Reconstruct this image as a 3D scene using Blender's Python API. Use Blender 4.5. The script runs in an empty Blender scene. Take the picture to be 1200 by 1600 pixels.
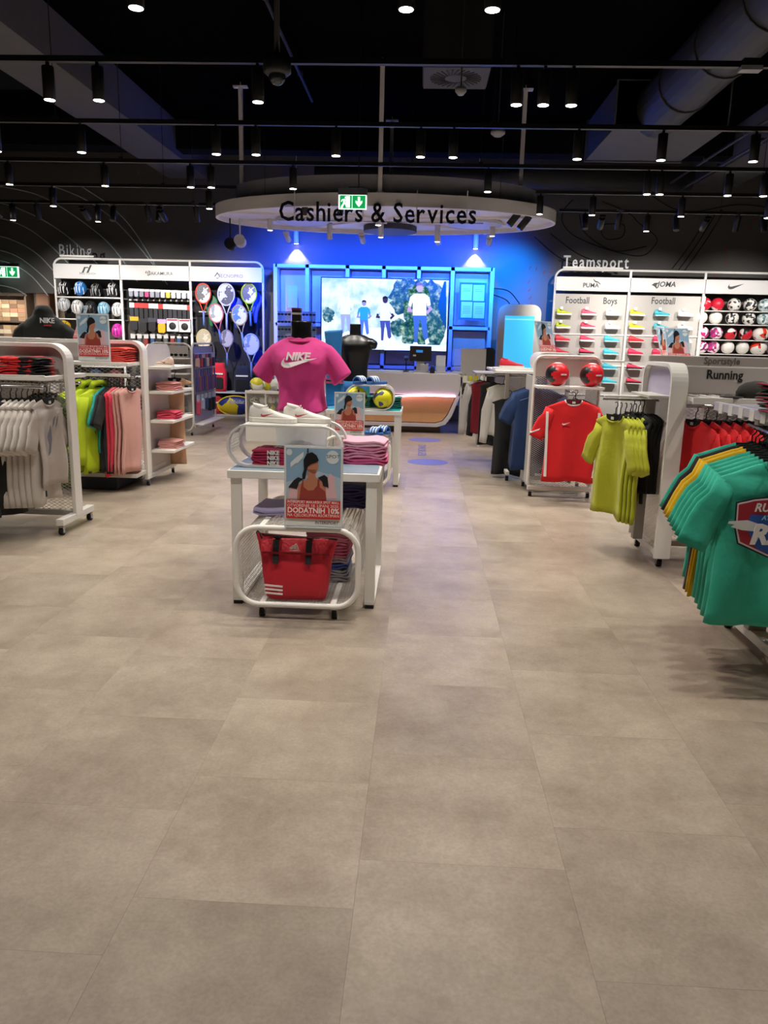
import bpy, bmesh, math, random
from mathutils import Vector, Matrix
PI = math.pi
sin, cos = math.sin, math.cos
random.seed(7)
SC = bpy.context.scene
COL = SC.collection
# ------------------------------------------------------------------ camera
CAM = Vector((0, 0, 1.5))
YAW, PITCH, ROLL, FPX = math.radians(2.4979), math.radians(12.515), .024, 1200.0
_fw = Vector((-sin(YAW)*cos(PITCH), cos(YAW)*cos(PITCH), -sin(PITCH)))
_r0 = Vector((cos(YAW), sin(YAW), 0)); _u0 = _r0.cross(_fw)
_r = cos(ROLL)*_r0 + sin(ROLL)*_u0; _u = -sin(ROLL)*_r0 + cos(ROLL)*_u0
cd = bpy.data.cameras.new('camera'); cam = bpy.data.objects.new('camera', cd); COL.objects.link(cam)
cam.matrix_world = Matrix(((_r.x, _u.x, -_fw.x, CAM.x), (_r.y, _u.y, -_fw.y, CAM.y), (_r.z, _u.z, -_fw.z, CAM.z), (0, 0, 0, 1)))
cd.sensor_fit = 'VERTICAL'; cd.sensor_height = 32; cd.lens = 24; cd.clip_start = .05
SC.camera = cam
def at(px, py, Y):
    """world point seen at photo pixel (px, py) lying at depth Y"""
    d = (px-600)/FPX*_r - (py-800)/FPX*_u + _fw
    return CAM + d*(Y/d.y)
# ------------------------------------------------------------------ world and exposure
SC.view_settings.view_transform = 'Standard'; SC.view_settings.look = 'None'
SC.view_settings.exposure = 0.0; SC.view_settings.gamma = 1.0; SC.view_settings.use_curve_mapping = False
w = bpy.data.worlds.new('world'); SC.world = w; w.use_nodes = True
w.node_tree.nodes['Background'].inputs[0].default_value = (.05, .055, .07, 1); w.node_tree.nodes['Background'].inputs[1].default_value = .3
SPOT_W = 25.0      # each track spotlight
BLUE_W = 3000.0     # blue wash fixtures under the ring
# ------------------------------------------------------------------ materials
def lin(h):
    h = h.lstrip('#'); o = []
    for i in (0, 2, 4):
        c = int(h[i:i+2], 16)/255; o.append(c/12.92 if c <= .04045 else ((c+.055)/1.055)**2.4)
    return o+[1]
MC = {}
def M(h, rough=.6, metal=0, bump=0, bs=60, emit=0, var=.06, vs=8, alpha=1, sheen=0, spec=.5):
    key = (h, rough, metal, bump, bs, emit, var, vs, alpha, sheen, spec)
    if key in MC: return MC[key]
    m = bpy.data.materials.new('mat_%03d' % len(MC)); MC[key] = m; m.use_nodes = True
    nt = m.node_tree; N = nt.nodes; L = nt.links; b = N['Principled BSDF']; c = lin(h)
    b.inputs['Roughness'].default_value = rough; b.inputs['Metallic'].default_value = metal
    b.inputs['Alpha'].default_value = alpha; b.inputs['Sheen Weight'].default_value = sheen
    b.inputs['Specular IOR Level'].default_value = spec
    tc = N.new('ShaderNodeTexCoord')
    if var:
        n = N.new('ShaderNodeTexNoise'); n.inputs['Scale'].default_value = vs; n.inputs['Detail'].default_value = 3
        L.new(tc.outputs['Object'], n.inputs['Vector'])
        r = N.new('ShaderNodeMapRange'); r.inputs[3].default_value = 1-var; r.inputs[4].default_value = 1+var
        L.new(n.outputs['Fac'], r.inputs[0])
        x = N.new('ShaderNodeVectorMath'); x.operation = 'SCALE'; x.inputs[0].default_value = c[:3]
        L.new(r.outputs[0], x.inputs['Scale']); L.new(x.outputs[0], b.inputs['Base Color'])
    else: b.inputs['Base Color'].default_value = c
    if bump:
        n = N.new('ShaderNodeTexNoise'); n.inputs['Scale'].default_value = bs; L.new(tc.outputs['Object'], n.inputs['Vector'])
        bp = N.new('ShaderNodeBump'); bp.inputs['Strength'].default_value = bump; bp.inputs['Distance'].default_value = .01
        L.new(n.outputs['Fac'], bp.inputs['Height']); L.new(bp.outputs[0], b.inputs['Normal'])
    if emit:
        b.inputs['Emission Color'].default_value = c; b.inputs['Emission Strength'].default_value = emit
    return m
def cloth(h, **k): return M(h, rough=.85, bump=.25, bs=25, var=.08, vs=5, sheen=.1, **k)
def pattern(h1, h2, scale=8, th=.5, rough=.5, kind='voronoi', h3=None):
    key = ('pat', h1, h2, scale, th, kind, rough, h3)
    if key in MC: return MC[key]
    m = bpy.data.materials.new('pattern_%03d' % len(MC)); MC[key] = m; m.use_nodes = True
    nt = m.node_tree; N = nt.nodes; L = nt.links; b = N['Principled BSDF']; b.inputs['Roughness'].default_value = rough
    tc = N.new('ShaderNodeTexCoord'); cr = N.new('ShaderNodeValToRGB'); cr.color_ramp.interpolation = 'CONSTANT'
    if kind == 'voronoi':
        n = N.new('ShaderNodeTexVoronoi'); n.inputs['Scale'].default_value = scale; out = n.outputs['Distance']
    elif kind == 'cells':
        n = N.new('ShaderNodeTexVoronoi'); n.inputs['Scale'].default_value = scale
        sx = N.new('ShaderNodeSeparateColor'); L.new(n.outputs['Color'], sx.inputs[0]); out = sx.outputs[0]
    elif kind == 'wave':
        n = N.new('ShaderNodeTexWave'); n.inputs['Scale'].default_value = scale; n.inputs['Distortion'].default_value = 1.0; out = n.outputs['Fac']
    else:
        n = N.new('ShaderNodeTexNoise'); n.inputs['Scale'].default_value = scale; out = n.outputs['Fac']
    L.new(tc.outputs['Object'], n.inputs['Vector']); L.new(out, cr.inputs[0])
    e = cr.color_ramp.elements; e[0].color = lin(h1); e[1].color = lin(h2); e[1].position = th
    if h3: x = e.new(min(.98, th+.2)); x.color = lin(h3)
    L.new(cr.outputs[0], b.inputs['Base Color'])
    return m
# ------------------------------------------------------------------ mesh builder
class B:
    def __init__(s): s.v = []; s.f = []; s.m = []; s.cur = 0; s.sm = []; s.smooth = False
    def add(s, vs, fs):
        o = len(s.v); s.v += [tuple(x) for x in vs]
        for f in fs: s.f.append([o+i for i in f]); s.m.append(s.cur); s.sm.append(s.smooth)
        return s
    def box(s, c, d, rz=0, rx=0, ry=0):
        R = Matrix.Rotation(rz, 3, 'Z') @ Matrix.Rotation(ry, 3, 'Y') @ Matrix.Rotation(rx, 3, 'X')
        vs = [Vector(c) + R @ Vector((x*d[0]/2, y*d[1]/2, z*d[2]/2)) for x in (-1, 1) for y in (-1, 1) for z in (-1, 1)]
        return s.add(vs, [(0, 1, 3, 2), (4, 6, 7, 5), (0, 4, 5, 1), (2, 3, 7, 6), (0, 2, 6, 4), (1, 5, 7, 3)])
    def bb(s, a, b): return s.box([(a[i]+b[i])/2 for i in range(3)], [abs(b[i]-a[i]) for i in range(3)])
    def loft(s, rings, cap=True, close=False):
        n = len(rings[0]); o = len(s.v); s.v += [tuple(p) for r in rings for p in r]; k = len(rings)
        for i in range(k if close else k-1):
            j = (i+1) % k
            for q in range(n):
                s.f.append([o+i*n+q, o+i*n+(q+1) % n, o+j*n+(q+1) % n, o+j*n+q]); s.m.append(s.cur); s.sm.append(s.smooth)
        if cap and not close:
            s.f.append([o+q for q in range(n)][::-1]); s.f.append([o+(k-1)*n+q for q in range(n)])
            s.m += [s.cur]*2; s.sm += [False]*2
        return s
    def tube(s, pts, r, n=8, closed=False, rz=None):
        """round (or flattened with rz) tube along pts"""
        pts = [Vector(p) for p in pts]; rings = []; K = len(pts); up0 = None
        for i, p in enumerate(pts):
            if closed: t = (pts[(i+1) % K]-pts[i-1])
            else: t = pts[min(i+1, K-1)]-pts[max(i-1, 0)]
            t.normalize()
            if up0 is None:
                up0 = Vector((0, 0, 1)) if abs(t.z) < .9 else Vector((0, 1, 0))
            a = t.cross(up0)
            if a.length < 1e-4: a = t.cross(Vector((1, 0, 0)))
            a.normalize(); b = a.cross(t).normalized(); up0 = b
            rr = r[i] if isinstance(r, (list, tuple)) else r
            rings.append([p + a*(rr*cos(2*PI*q/n)) + b*((rz or rr)*sin(2*PI*q/n)) for q in range(n)])
        return s.loft(rings, cap=not closed, close=closed)
    def cyl(s, a, b, r, n=12, r2=None):
        return s.tube([a, b], [r, r if r2 is None else r2], n)
    def rev(s, prof, c=(0, 0, 0), n=16):
        return s.loft([[(c[0]+r*cos(2*PI*q/n), c[1]+r*sin(2*PI*q/n), c[2]+z) for q in range(n)] for r, z in prof])
    def ball(s, c, r, n=16, k=10, sx=1, sy=1, sz=1):
        rings = []
        for i in range(k+1):
            a = -PI/2+PI*i/k; rr = max(cos(a), .02)
            rings.append([(c[0]+r*sx*rr*cos(2*PI*q/n), c[1]+r*sy*rr*sin(2*PI*q/n), c[2]+r*sz*sin(a)) for q in range(n)])
        return s.loft(rings)
    def poly(s, pts, y0=0, y1=.002, plane='xz'):
        """extruded outline: pts (a, b) in the given plane"""
        f = {'xz': lambda a, b, h: (a, h, b), 'xy': lambda a, b, h: (a, b, h), 'yz': lambda a, b, h: (h, a, b)}[plane]
        n = len(pts); vs = [f(a, b, y0) for a, b in pts]+[f(a, b, y1) for a, b in pts]
        return s.add(vs, [list(range(n)), list(range(n, 2*n))[::-1]]+[[i, (i+1) % n, n+(i+1) % n, n+i] for i in range(n)])
    def build(s, name, mats, parent=None, loc=None, bevel=0, sub=0, remesh=0, rot=None, kind=None):
        me = bpy.data.meshes.new(name); me.from_pydata([tuple(p) for p in s.v], [], s.f)
        if not isinstance(mats, (list, tuple)): mats = [mats]
        for m in mats: me.materials.append(m)
        me.polygons.foreach_set('material_index', s.m); me.polygons.foreach_set('use_smooth', s.sm)
        bm = bmesh.new(); bm.from_mesh(me); bmesh.ops.recalc_face_normals(bm, faces=bm.faces); bm.to_mesh(me); bm.free()
        me.update()
        o = bpy.data.objects.new(name, me); COL.objects.link(o)
        if parent: o.parent = parent
        if loc: o.location = loc
        if rot: o.rotation_euler = rot
        if remesh:
            r = o.modifiers.new('r', 'REMESH'); r.mode = 'VOXEL'; r.voxel_size = remesh; r.use_smooth_shade = True
            q = o.modifiers.new('s', 'SMOOTH'); q.iterations = 4; q.factor = .5
        if bevel: r = o.modifiers.new('b', 'BEVEL'); r.width = bevel; r.segments = 2; r.limit_method = 'ANGLE'
        if sub: r = o.modifiers.new('u', 'SUBSURF'); r.levels = r.render_levels = sub
        if kind: o['kind'] = kind
        return o
def tag(o, label, cat, group=None, kind=None):
    o['label'] = label; o['category'] = cat
    if group: o['group'] = group
    if kind: o['kind'] = kind
    return o
def root(name, loc, label, cat, group=None, rz=0):
    o = bpy.data.objects.new(name, None); COL.objects.link(o); o.location = loc; o.rotation_euler = (0, 0, rz); o.empty_display_size = .1
    return tag(o, label, cat, group)
def copy_tree(o, parent=None):
    c = o.copy(); COL.objects.link(c); c.parent = parent
    for ch in list(o.children): copy_tree(ch, c)
    return c
def again(o, loc, label, group=None, rz=None):
    c = copy_tree(o); c.location = loc; c['label'] = label
    if group: c['group'] = group
    if rz is not None: c.rotation_euler = (0, 0, rz)
    return c
def rrect(x0, x1, z0, z1, r, n=6, corners=(1, 1, 1, 1)):
    """rounded rectangle outline, corners bl, br, tr, tl"""
    out = []
    for (cx, cz, a0, k) in ((x0, z0, PI, 0), (x1, z0, 1.5*PI, 1), (x1, z1, 0, 2), (x0, z1, PI/2, 3)):
        if corners[k]:
            ox = cx + (r if k in (0, 3) else -r); oz = cz + (r if k < 2 else -r)
            out += [(ox+r*cos(a0+PI/2*i/n), oz+r*sin(a0+PI/2*i/n)) for i in range(n+1)]
        else: out.append((cx, cz))
    return out
def band(b, pts, y0, y1, t, closed=True):
    """flat strip of thickness t following outline pts (a,b)=(x,z), spanning y0..y1"""
    P = [Vector((p[0], 0, p[1])) for p in pts]; K = len(P); rings = []
    for i in range(K):
        tt = (P[(i+1) % K]-P[i-1]) if closed else (P[min(i+1, K-1)]-P[max(0, i-1)])
        tt.normalize(); nn = Vector((-tt.z, 0, tt.x))*(t/2)
        a, c = P[i]+nn, P[i]-nn
        rings.append([(a.x, y0, a.z), (a.x, y1, a.z), (c.x, y1, c.z), (c.x, y0, c.z)])
    b.loft(rings, cap=not closed, close=closed); return b
FONTS = {}
def text(name, s, size, m, parent=None, loc=(0, 0, 0), rot=(PI/2, 0, 0), depth=.002, bold=0, sx=1, align='CENTER', shear=0):
    cu = bpy.data.curves.new(name, 'FONT'); cu.body = s; cu.size = size; cu.extrude = depth/2; cu.align_x = align
    cu.offset = bold*size; cu.shear = shear; cu.resolution_u = 2
    t = bpy.data.objects.new(name, cu); me = bpy.data.meshes.new_from_object(t); me.materials.clear(); me.materials.append(m)
    for v in me.vertices: v.co.x *= sx
    bpy.data.objects.remove(t)
    o = bpy.data.objects.new(name, me); COL.objects.link(o); o.location = loc; o.rotation_euler = rot
    if parent: o.parent = parent
    return o
def swoosh(w):
    """outline of a tick mark, w wide"""
    p = [(1, .36), (.30, .02), (.20, 0), (.08, .02), (.01, .09), (0, .16), (.03, .24), (.10, .33), (.07, .25), (.09, .19), (.14, .165), (.22, .165)]
    return [(x*w, z*w) for x, z in p]
def clipseg(p, q, x0, x1, z0, z1):
    dx, dz = q[0]-p[0], q[1]-p[1]; a, b = 0., 1.
    for d, lo, hi, s in ((dx, x0, x1, p[0]), (dz, z0, z1, p[1])):
        if abs(d) < 1e-9:
            if s < lo or s > hi: return None
        else:
            t0, t1 = (lo-s)/d, (hi-s)/d
            if t0 > t1: t0, t1 = t1, t0
            a, b = max(a, t0), min(b, t1)
    if a >= b: return None
    return (p[0]+dx*a, p[1]+dz*a), (p[0]+dx*b, p[1]+dz*b)
def mesh_net(b, U, V, fn, pu=.035, pv=.02, t=.003, seg=1):
    """expanded metal: two families of strands over the U x V rectangle, fn(u,v)->(point, normal)"""
    k = pv/pu; n = int((U*k+V)/pv)+2
    for sgn in (1, -1):
        for i in range(-1, n+1):
            c = i*pv
            if sgn > 0: p, q = (0, c), (U, c-U*k)
            else: p, q = (0, c-U*k), (U, c)
            r = clipseg(p, q, 0, U, 0, V)
            if not r: continue
            (u0, v0), (u1, v1) = r
            L = math.hypot(u1-u0, v1-v0)
            if L < .01: continue
            dn = Vector((-(v1-v0), u1-u0))/L*t/2; rings = []
            S = max(1, int(math.ceil(L/seg))) if seg < 1 else 1
            for j in range(S+1):
                f = j/S; u, v = u0+(u1-u0)*f, v0+(v1-v0)*f
                P, nn = fn(u, v); P = Vector(P); nn = Vector(nn)
                A = Vector(fn(u+dn.x, v+dn.y)[0]); C = Vector(fn(u-dn.x, v-dn.y)[0])
                rings.append([A+nn*.0012, C+nn*.0012, C-nn*.0012, A-nn*.0012])
            b.loft(rings, cap=False)
    return b
def flatnet(name, x0, x1, z0, z1, m, parent, y=0, axis='x', **k):
    """flat expanded metal panel in the XZ plane (axis x) or YZ plane (axis y) at offset y"""
    b = B()
    if axis == 'x': fn = lambda u, v: ((x0+u, y, z0+v), (0, 1, 0))
    elif axis == 'y': fn = lambda u, v: ((y, x0+u, z0+v), (1, 0, 0))
    else: fn = lambda u, v: ((x0+u, z0+v, y), (0, 0, 1))
    mesh_net(b, x1-x0, z1-z0, fn, **k)
    return b.build(name, m, parent, kind='stuff')
WHITE = M('#e8e5e0', .45, var=.02); WHITE2 = M('#c9c5be', .5, var=.02); NETM = M('#cfccc6', .45, var=.02)
BLACK = M('#0c0c0e', .6, var=.1); CHROME = M('#b8b8bc', .25, 1, var=0); RUBBER = M('#111113', .8, var=.1)
DKINK = M('#17181b', .6, var=0); PLAST = M('#151517', .35, var=.05)
def castor(parent, x, y, k=1.0):
    b = B(); b.smooth = True
    b.cyl((x-.016*k, y, .027*k), (x+.016*k, y, .027*k), .027*k, 14)
    o = b.build('castor', RUBBER, parent)
    h = B(); h.box((x-.017*k, y, .038*k), (.004, .03*k, .045*k)); h.box((x+.017*k, y, .038*k), (.004, .03*k, .045*k)); h.box((x, y, .062*k), (.04*k, .035*k, .006)); h.cyl((x, y, .06*k), (x, y, .085*k), .008*k, 8)
    h.build('castor_fork', CHROME, o)
    return o
ORD = ['first', 'second', 'third', 'fourth', 'fifth', 'sixth', 'seventh', 'eighth', 'ninth', 'tenth', 'eleventh', 'twelfth', 'thirteenth', 'fourteenth', 'fifteenth', 'sixteenth', 'seventeenth', 'eighteenth']

# ================================================================== THE SETTING
YB = 15.5; ZC = 5.0
def floor_mat(name, tile=True):
    m = bpy.data.materials.new(name); m.use_nodes = True; nt = m.node_tree; N = nt.nodes; L = nt.links; b = N['Principled BSDF']
    geo = N.new('ShaderNodeNewGeometry'); oi = N.new('ShaderNodeObjectInfo')
    off = N.new('ShaderNodeVectorMath'); off.operation = 'SCALE'; off.inputs[0].default_value = (37, 19, 5)
    L.new(oi.outputs['Random'], off.inputs['Scale'])
    ad = N.new('ShaderNodeVectorMath'); L.new(geo.outputs['Position'], ad.inputs[0]); L.new(off.outputs[0], ad.inputs[1])
    n1 = N.new('ShaderNodeTexNoise'); n1.inputs['Scale'].default_value = 3.0; n1.inputs['Detail'].default_value = 6; n1.inputs['Roughness'].default_value = .65
    n2 = N.new('ShaderNodeTexNoise'); n2.inputs['Scale'].default_value = 22; n2.inputs['Detail'].default_value = 8; n2.inputs['Roughness'].default_value = .75
    n3 = N.new('ShaderNodeTexNoise'); n3.inputs['Scale'].default_value = 90; n3.inputs['Detail'].default_value = 4
    for n in (n1, n2, n3): L.new(ad.outputs[0], n.inputs['Vector'])
    cr = N.new('ShaderNodeValToRGB'); e = cr.color_ramp.elements; e[0].position = .34; e[0].color = lin('#897b6c'); e[1].position = .66; e[1].color = lin('#ab9e8e')
    mx = N.new('ShaderNodeMath'); mx.operation = 'MULTIPLY_ADD'; mx.inputs[1].default_value = .75
    L.new(n1.outputs['Fac'], mx.inputs[0])
    m2 = N.new('ShaderNodeMath'); m2.operation = 'MULTIPLY'; m2.inputs[1].default_value = .25; L.new(n2.outputs['Fac'], m2.inputs[0]); L.new(m2.outputs[0], mx.inputs[2])
    L.new(mx.outputs[0], cr.inputs[0])
    sp = N.new('ShaderNodeMapRange'); sp.inputs[1].default_value = .3; sp.inputs[2].default_value = .7; sp.inputs[3].default_value = .90; sp.inputs[4].default_value = 1.08
    L.new(n3.outputs['Fac'], sp.inputs[0])
    rv = N.new('ShaderNodeMapRange'); rv.inputs[3].default_value = .91; rv.inputs[4].default_value = 1.08; L.new(oi.outputs['Random'], rv.inputs[0])
    k = N.new('ShaderNodeMath'); k.operation = 'MULTIPLY'; L.new(sp.outputs[0], k.inputs[0]); L.new(rv.outputs[0], k.inputs[1])
    sc = N.new('ShaderNodeVectorMath'); sc.operation = 'SCALE'; L.new(cr.outputs[0], sc.inputs[0]); L.new(k.outputs[0], sc.inputs['Scale'])
    L.new(sc.outputs[0], b.inputs['Base Color'])
    rr = N.new('ShaderNodeMapRange'); rr.inputs[3].default_value = .30; rr.inputs[4].default_value = .46; L.new(n2.outputs['Fac'], rr.inputs[0]); L.new(rr.outputs[0], b.inputs['Roughness'])
    bp = N.new('ShaderNodeBump'); bp.inputs['Strength'].default_value = .12; bp.inputs['Distance'].default_value = .004; L.new(n2.outputs['Fac'], bp.inputs['Height']); L.new(bp.outputs[0], b.inputs['Normal'])
    return m
FM = floor_mat('vinyl_tile')
GROUT = M('#857a6e', .8)
floor = B().bb((-12, -4, -.1), (9, 18.5, -.004)).build('floor', GROUT); floor['kind'] = 'structure'
T = .605
tm = B().box((0, 0, -.002), (T-.0005, T-.0005, .004)).build('floor_tile', FM, floor)
first = True; far = B(); ntile = 0
offs = {-2: .02, -1: .37, 0: .0, 1: .2}
for i in range(-19, 15):
    x = -.74+T*i+T/2; oy = {0: 3.0, 1: 2.6, -1: 2.19, 2: 2.2, 3: 2.38, -2: 2.4}.get(i, random.random()*T) % T
    for j in range(-7, 31):
        y = oy+j*T+T/2
        near = .9 < y < 11.2 and -(.5*y+1.0) < x < .5*y+.5 and ntile < 290
        if near:
            o = tm if first else tm.copy()
            if not first: COL.objects.link(o)
            o.parent = floor; o.location = (x, y, 0); first = False; ntile += 1
        elif -3.6 < y < 18.2: far.box((x, y, -.002), (T-.0005, T-.0005, .004))
far.build('floor_tile', FM, floor, kind='stuff')
CEIL = M('#0a0a0d', .9, var=.3, vs=1.5, spec=0)
DARKW = M('#5a5856', .85, var=.06, vs=2)
ceil = B().bb((-12, -4, ZC), (9, 18.5, ZC+.15)).build('ceiling', CEIL); ceil['kind'] = 'structure'
def struct(name, b, m, **k):
    o = b.build(name, m, **k); o['kind'] = 'structure'; return o
wb = struct('wall_back', B().bb((-7.15, YB, 0), (9, YB+.2, ZC)).bb((-12, YB, 2.28), (-7.15, YB+.2, ZC)), DARKW)
struct('wall_stockroom', B().bb((-12, 17.6, 0), (-7, 17.75, 2.6)), M('#b5a99c', .8))
struct('wall_partition', B().bb((-7.12, YB+.2, 0), (-7.0, 17.6, 2.6)), M('#b5a99c', .8))
struct('ceiling_stockroom', B().bb((-12, YB+.2, 2.45), (-7.1, 17.6, 2.5)), WHITE2)
struct('wall_left', B().bb((-12.2, -4, 0), (-12, 18.5, ZC)), DARKW)
struct('wall_right', B().bb((9, -4, 0), (9.2, 18.5, ZC)), DARKW)
struct('wall_front', B().bb((-12, -4.2, 0), (9, -4, ZC)), M('#8a8680', .85))
struct('baseboard_back', B().bb((-7.6, YB-.02, 0), (9, YB, .1)), M('#222224', .6))
# wall graphics: thin contour lines printed on the dark wall
def wall_lines(name, curves, m, r):
    b = B()
    for c in curves:
        P = [at(px, py, YB) for px, py in c]; pts = []
        for i in range(len(P)-1):      # Catmull-Rom through the points
            p0, p1, p2, p3 = P[max(i-1, 0)], P[i], P[i+1], P[min(i+2, len(P)-1)]
            for k in range(6):
                t = k/6; pts.append(.5*((2*p1)+(p2-p0)*t+(2*p0-5*p1+4*p2-p3)*t*t+(3*p1-p0-3*p2+p3)*t**3))
        pts.append(P[-1])
        pts = [Vector((p.x, YB-.004, p.z)) for p in pts]
        b.tube(pts, r, 4)
    b.build(name, m, wb, kind='stuff')
wall_lines('contour_line', [[(-60, 282), (0, 291), (60, 305), (110, 333), (170, 380), (215, 440)], [(-60, 310), (0, 317), (50, 335), (100, 365), (150, 410), (180, 445)],
    [(-60, 335), (0, 341), (40, 355), (75, 380), (110, 415)], [(-60, 363), (0, 369), (35, 382), (62, 400), (85, 425)], [(-40, 388), (0, 391), (30, 402), (60, 425), (90, 455)],
    [(-40, 407), (0, 407), (25, 415), (50, 432), (75, 462)], [(-20, 445), (0, 446), (25, 452), (42, 462)], [(80, 290), (130, 310), (180, 345), (225, 395), (262, 445)],
    [(125, 290), (170, 320), (205, 355), (240, 410), (255, 440)], [(0, 457), (12, 462), (14, 463)]], M('#bcc5c8', .7, var=0), .010)
wall_lines('contour_line', [[(895, 312), (880, 330), (880, 350), (900, 370), (950, 390), (1000, 400), (1022, 385), (1025, 370), (1000, 350), (985, 335), (965, 325), (940, 315)],
    [(955, 350), (975, 352), (972, 370), (950, 374), (940, 365), (942, 352), (955, 350)], [(905, 335), (915, 365), (960, 392), (1010, 385)], [(835, 370), (870, 400), (900, 412)],
    [(860, 365), (900, 395), (935, 410)], [(1110, 330), (1080, 380), (1050, 420)], [(1120, 330), (1090, 380), (1058, 425)], [(1128, 335), (1100, 380), (1068, 425)],
    [(1010, 300), (1050, 325), (1090, 330), (1150, 320), (1210, 325)], [(770, 450), (795, 455), (812, 475)], [(770, 460), (790, 468), (800, 480)]], M('#0d0d10', .7, var=0), .009)
rd = B()
for px, py in [(1187, 330), (1178, 345), (1170, 357), (1136, 385), (1134, 392), (1134, 402), (1133, 412), (1118, 431), (862, 424), (850, 425), (838, 420), (828, 418), (826, 440), (827, 453), (828, 465), (829, 475)]:
    p = at(px, py, YB-.01); rd.box(p, (.015, .004, .07), ry=random.random())
rd.build('red_dash', M('#a0202c', .6, var=0), wb, kind='stuff')  # small slanted red marks on the back wall
# ceiling beams, ducts, pipes
BEAM = M('#5b5a5e', .9, var=.1); BEAMD = M('#1b1c21', .9, var=.15, spec=0)
for i, (a, b_, m) in enumerate([((-4.95, -4, 4.45), (-4.2, YB, ZC), BEAM), ((4.9, -4, 4.45), (5.7, YB, ZC), BEAM), ((-12, 13.2, 4.5), (-4.95, 13.7, ZC), BEAMD), ((-12, 9.6, 4.5), (-4.95, 10.4, ZC), BEAMD),
        ((-4.2, 13.6, 4.55), (4.9, 14.0, ZC), BEAMD), ((-4.2, 5.6, 4.75), (4.9, 5.9, ZC), BEAMD)]):
    struct('trim_%d' % (i+1), B().bb(a, b_), m)
DUCT = M('#3c3d42', .6, .3, var=.1)
b = B(); b.smooth = True; b.cyl((3.0, -2, 4.55), (3.0, 11.2, 4.55), .33, 24)
for k in range(9): b.cyl((3.0, .4+k*1.2, 4.55), (3.0, .44+k*1.2, 4.55), .345, 24)
tag(b.build('air_duct', DUCT), 'large round grey air duct running along the dark ceiling at right', 'duct')
b = B(); b.bb((2.42, 11.0, 4.3), (3.85, 12.9, 4.85)); b.bb((2.40, 11.0, 4.28), (3.87, 11.05, 4.87)); b.bb((2.40, 12.85, 4.28), (3.87, 12.9, 4.87))
tag(b.build('duct_box', M('#55555a', .6, .2, var=.1)), 'grey rectangular duct box under the ceiling, right of the hanging oval', 'duct')
b = B(); b.smooth = True; b.cyl((-2.0, 14.6, 4.4), (4.6, 14.6, 4.4), .2, 16)
tag(b.build('air_duct', DUCT), 'thinner dark round duct crossing the ceiling behind the hanging oval', 'duct')
for i, (p, q, lab) in enumerate([((-1.7, 3, 4.85), (-1.7, 12, 4.85), 'thin dark conduit under the ceiling, left of the camera pole'), ((4.2, 9, 4.3), (4.2, 15, 4.3), 'thin grey conduit under the ceiling by the right beam'), ((4.4, 9, 4.2), (4.4, 15, 4.2), 'lower of two thin conduits by the right ceiling beam')]):
    b = B(); b.smooth = True; b.cyl(p, q, .02, 8)
    for k in range(4):
        y = p[1]+(q[1]-p[1])*(k+.5)/4; b.box((p[0], y, p[2]+.02), (.06, .03, .06))
    tag(b.build('ceiling_pipe', DUCT), lab, 'pipe')
# ------------------------------------------------------------------ lighting tracks
TRY = {0: 4.55, 1: 6.2, 2: 7.87, 3: 9.54, 4: 11.05, 5: 12.45}
TRN = {-2: 'behind the viewer', 0: 'nearest', 1: 'second nearest', 2: 'third', 3: 'fourth', 4: 'fifth', 5: 'farthest'}
TRK = M('#0a0a0c', .45, var=.05)
def track(Y, label, x0=-9.5, x1=7.5):
    t = root('lighting_track', (0, Y, 3.5), label, 'lighting track', 'black lighting tracks under the ceiling')
    B().bb((x0, -.0225, -.02), (x1, .0225, .02)).build('rail', TRK, t)
    for x in (-7.5, -3.6, .6, 4.4):
        if not x0 < x < x1: continue
        B().box((x, 0, .76), (.006, .006, 1.48)).box((x, 0, .03), (.05, .05, .02)).build('hanger_wire', TRK, t)
    return t
for k, Y in TRY.items():
    if k < 4: track(Y, 'black lighting track across the ceiling, %s track' % TRN[k])
    else:
        track(Y, 'black lighting track left of the hanging oval, %s track' % TRN[k], -9.5, -2.6 if k == 4 else -3.2)
        track(Y, 'black lighting track right of the hanging oval, %s track' % TRN[k], 1.45 if k == 4 else 2.0, 7.5)
LENS = M('#fff6e8', .3, emit=14, var=0)
def lamp_data(name, e, ang=75, blend=.6, color=(1, .93, .84), r=.035):
    l = bpy.data.lights.new(name, 'SPOT'); l.energy = e; l.spot_size = math.radians(ang); l.spot_blend = blend; l.color = color; l.shadow_soft_size = r; return l
LD = lamp_data('spot_lamp', SPOT_W*4, 112, 1.0)
def spotlight(body=TRK, ld=LD, lit=True, h=.23, r=.045, neck=.05):
    t = root('track_spotlight', (0, 0, 0), '', 'spotlight')
    b = B(); b.smooth = True
    b.loft([[(rr*cos(2*PI*q/18), rr*sin(2*PI*q/18), z) for q in range(18)] for rr, z in ((r*.9, 0), (r, .004), (r, h-.006), (r*.94, h))], cap=True)
    b.build('housing', body, t)
    B().box((0, 0, h+neck/2), (.022, .022, neck)).box((0, 0, h+neck-.008), (.09, .034, .02)).build('adapter', body, t)
    b = B(); b.rev([(r*.86, -.002), (r*.86, 0.001)], n=18); b.build('lens', LENS if lit else PLAST, t)
    if ld:
        o = bpy.data.objects.new('lamp', ld); COL.objects.link(o); o.parent = t; o.location = (0, 0, -.012)
    return t
proto = spotlight(); protod = spotlight(lit=False, ld=None)
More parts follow.
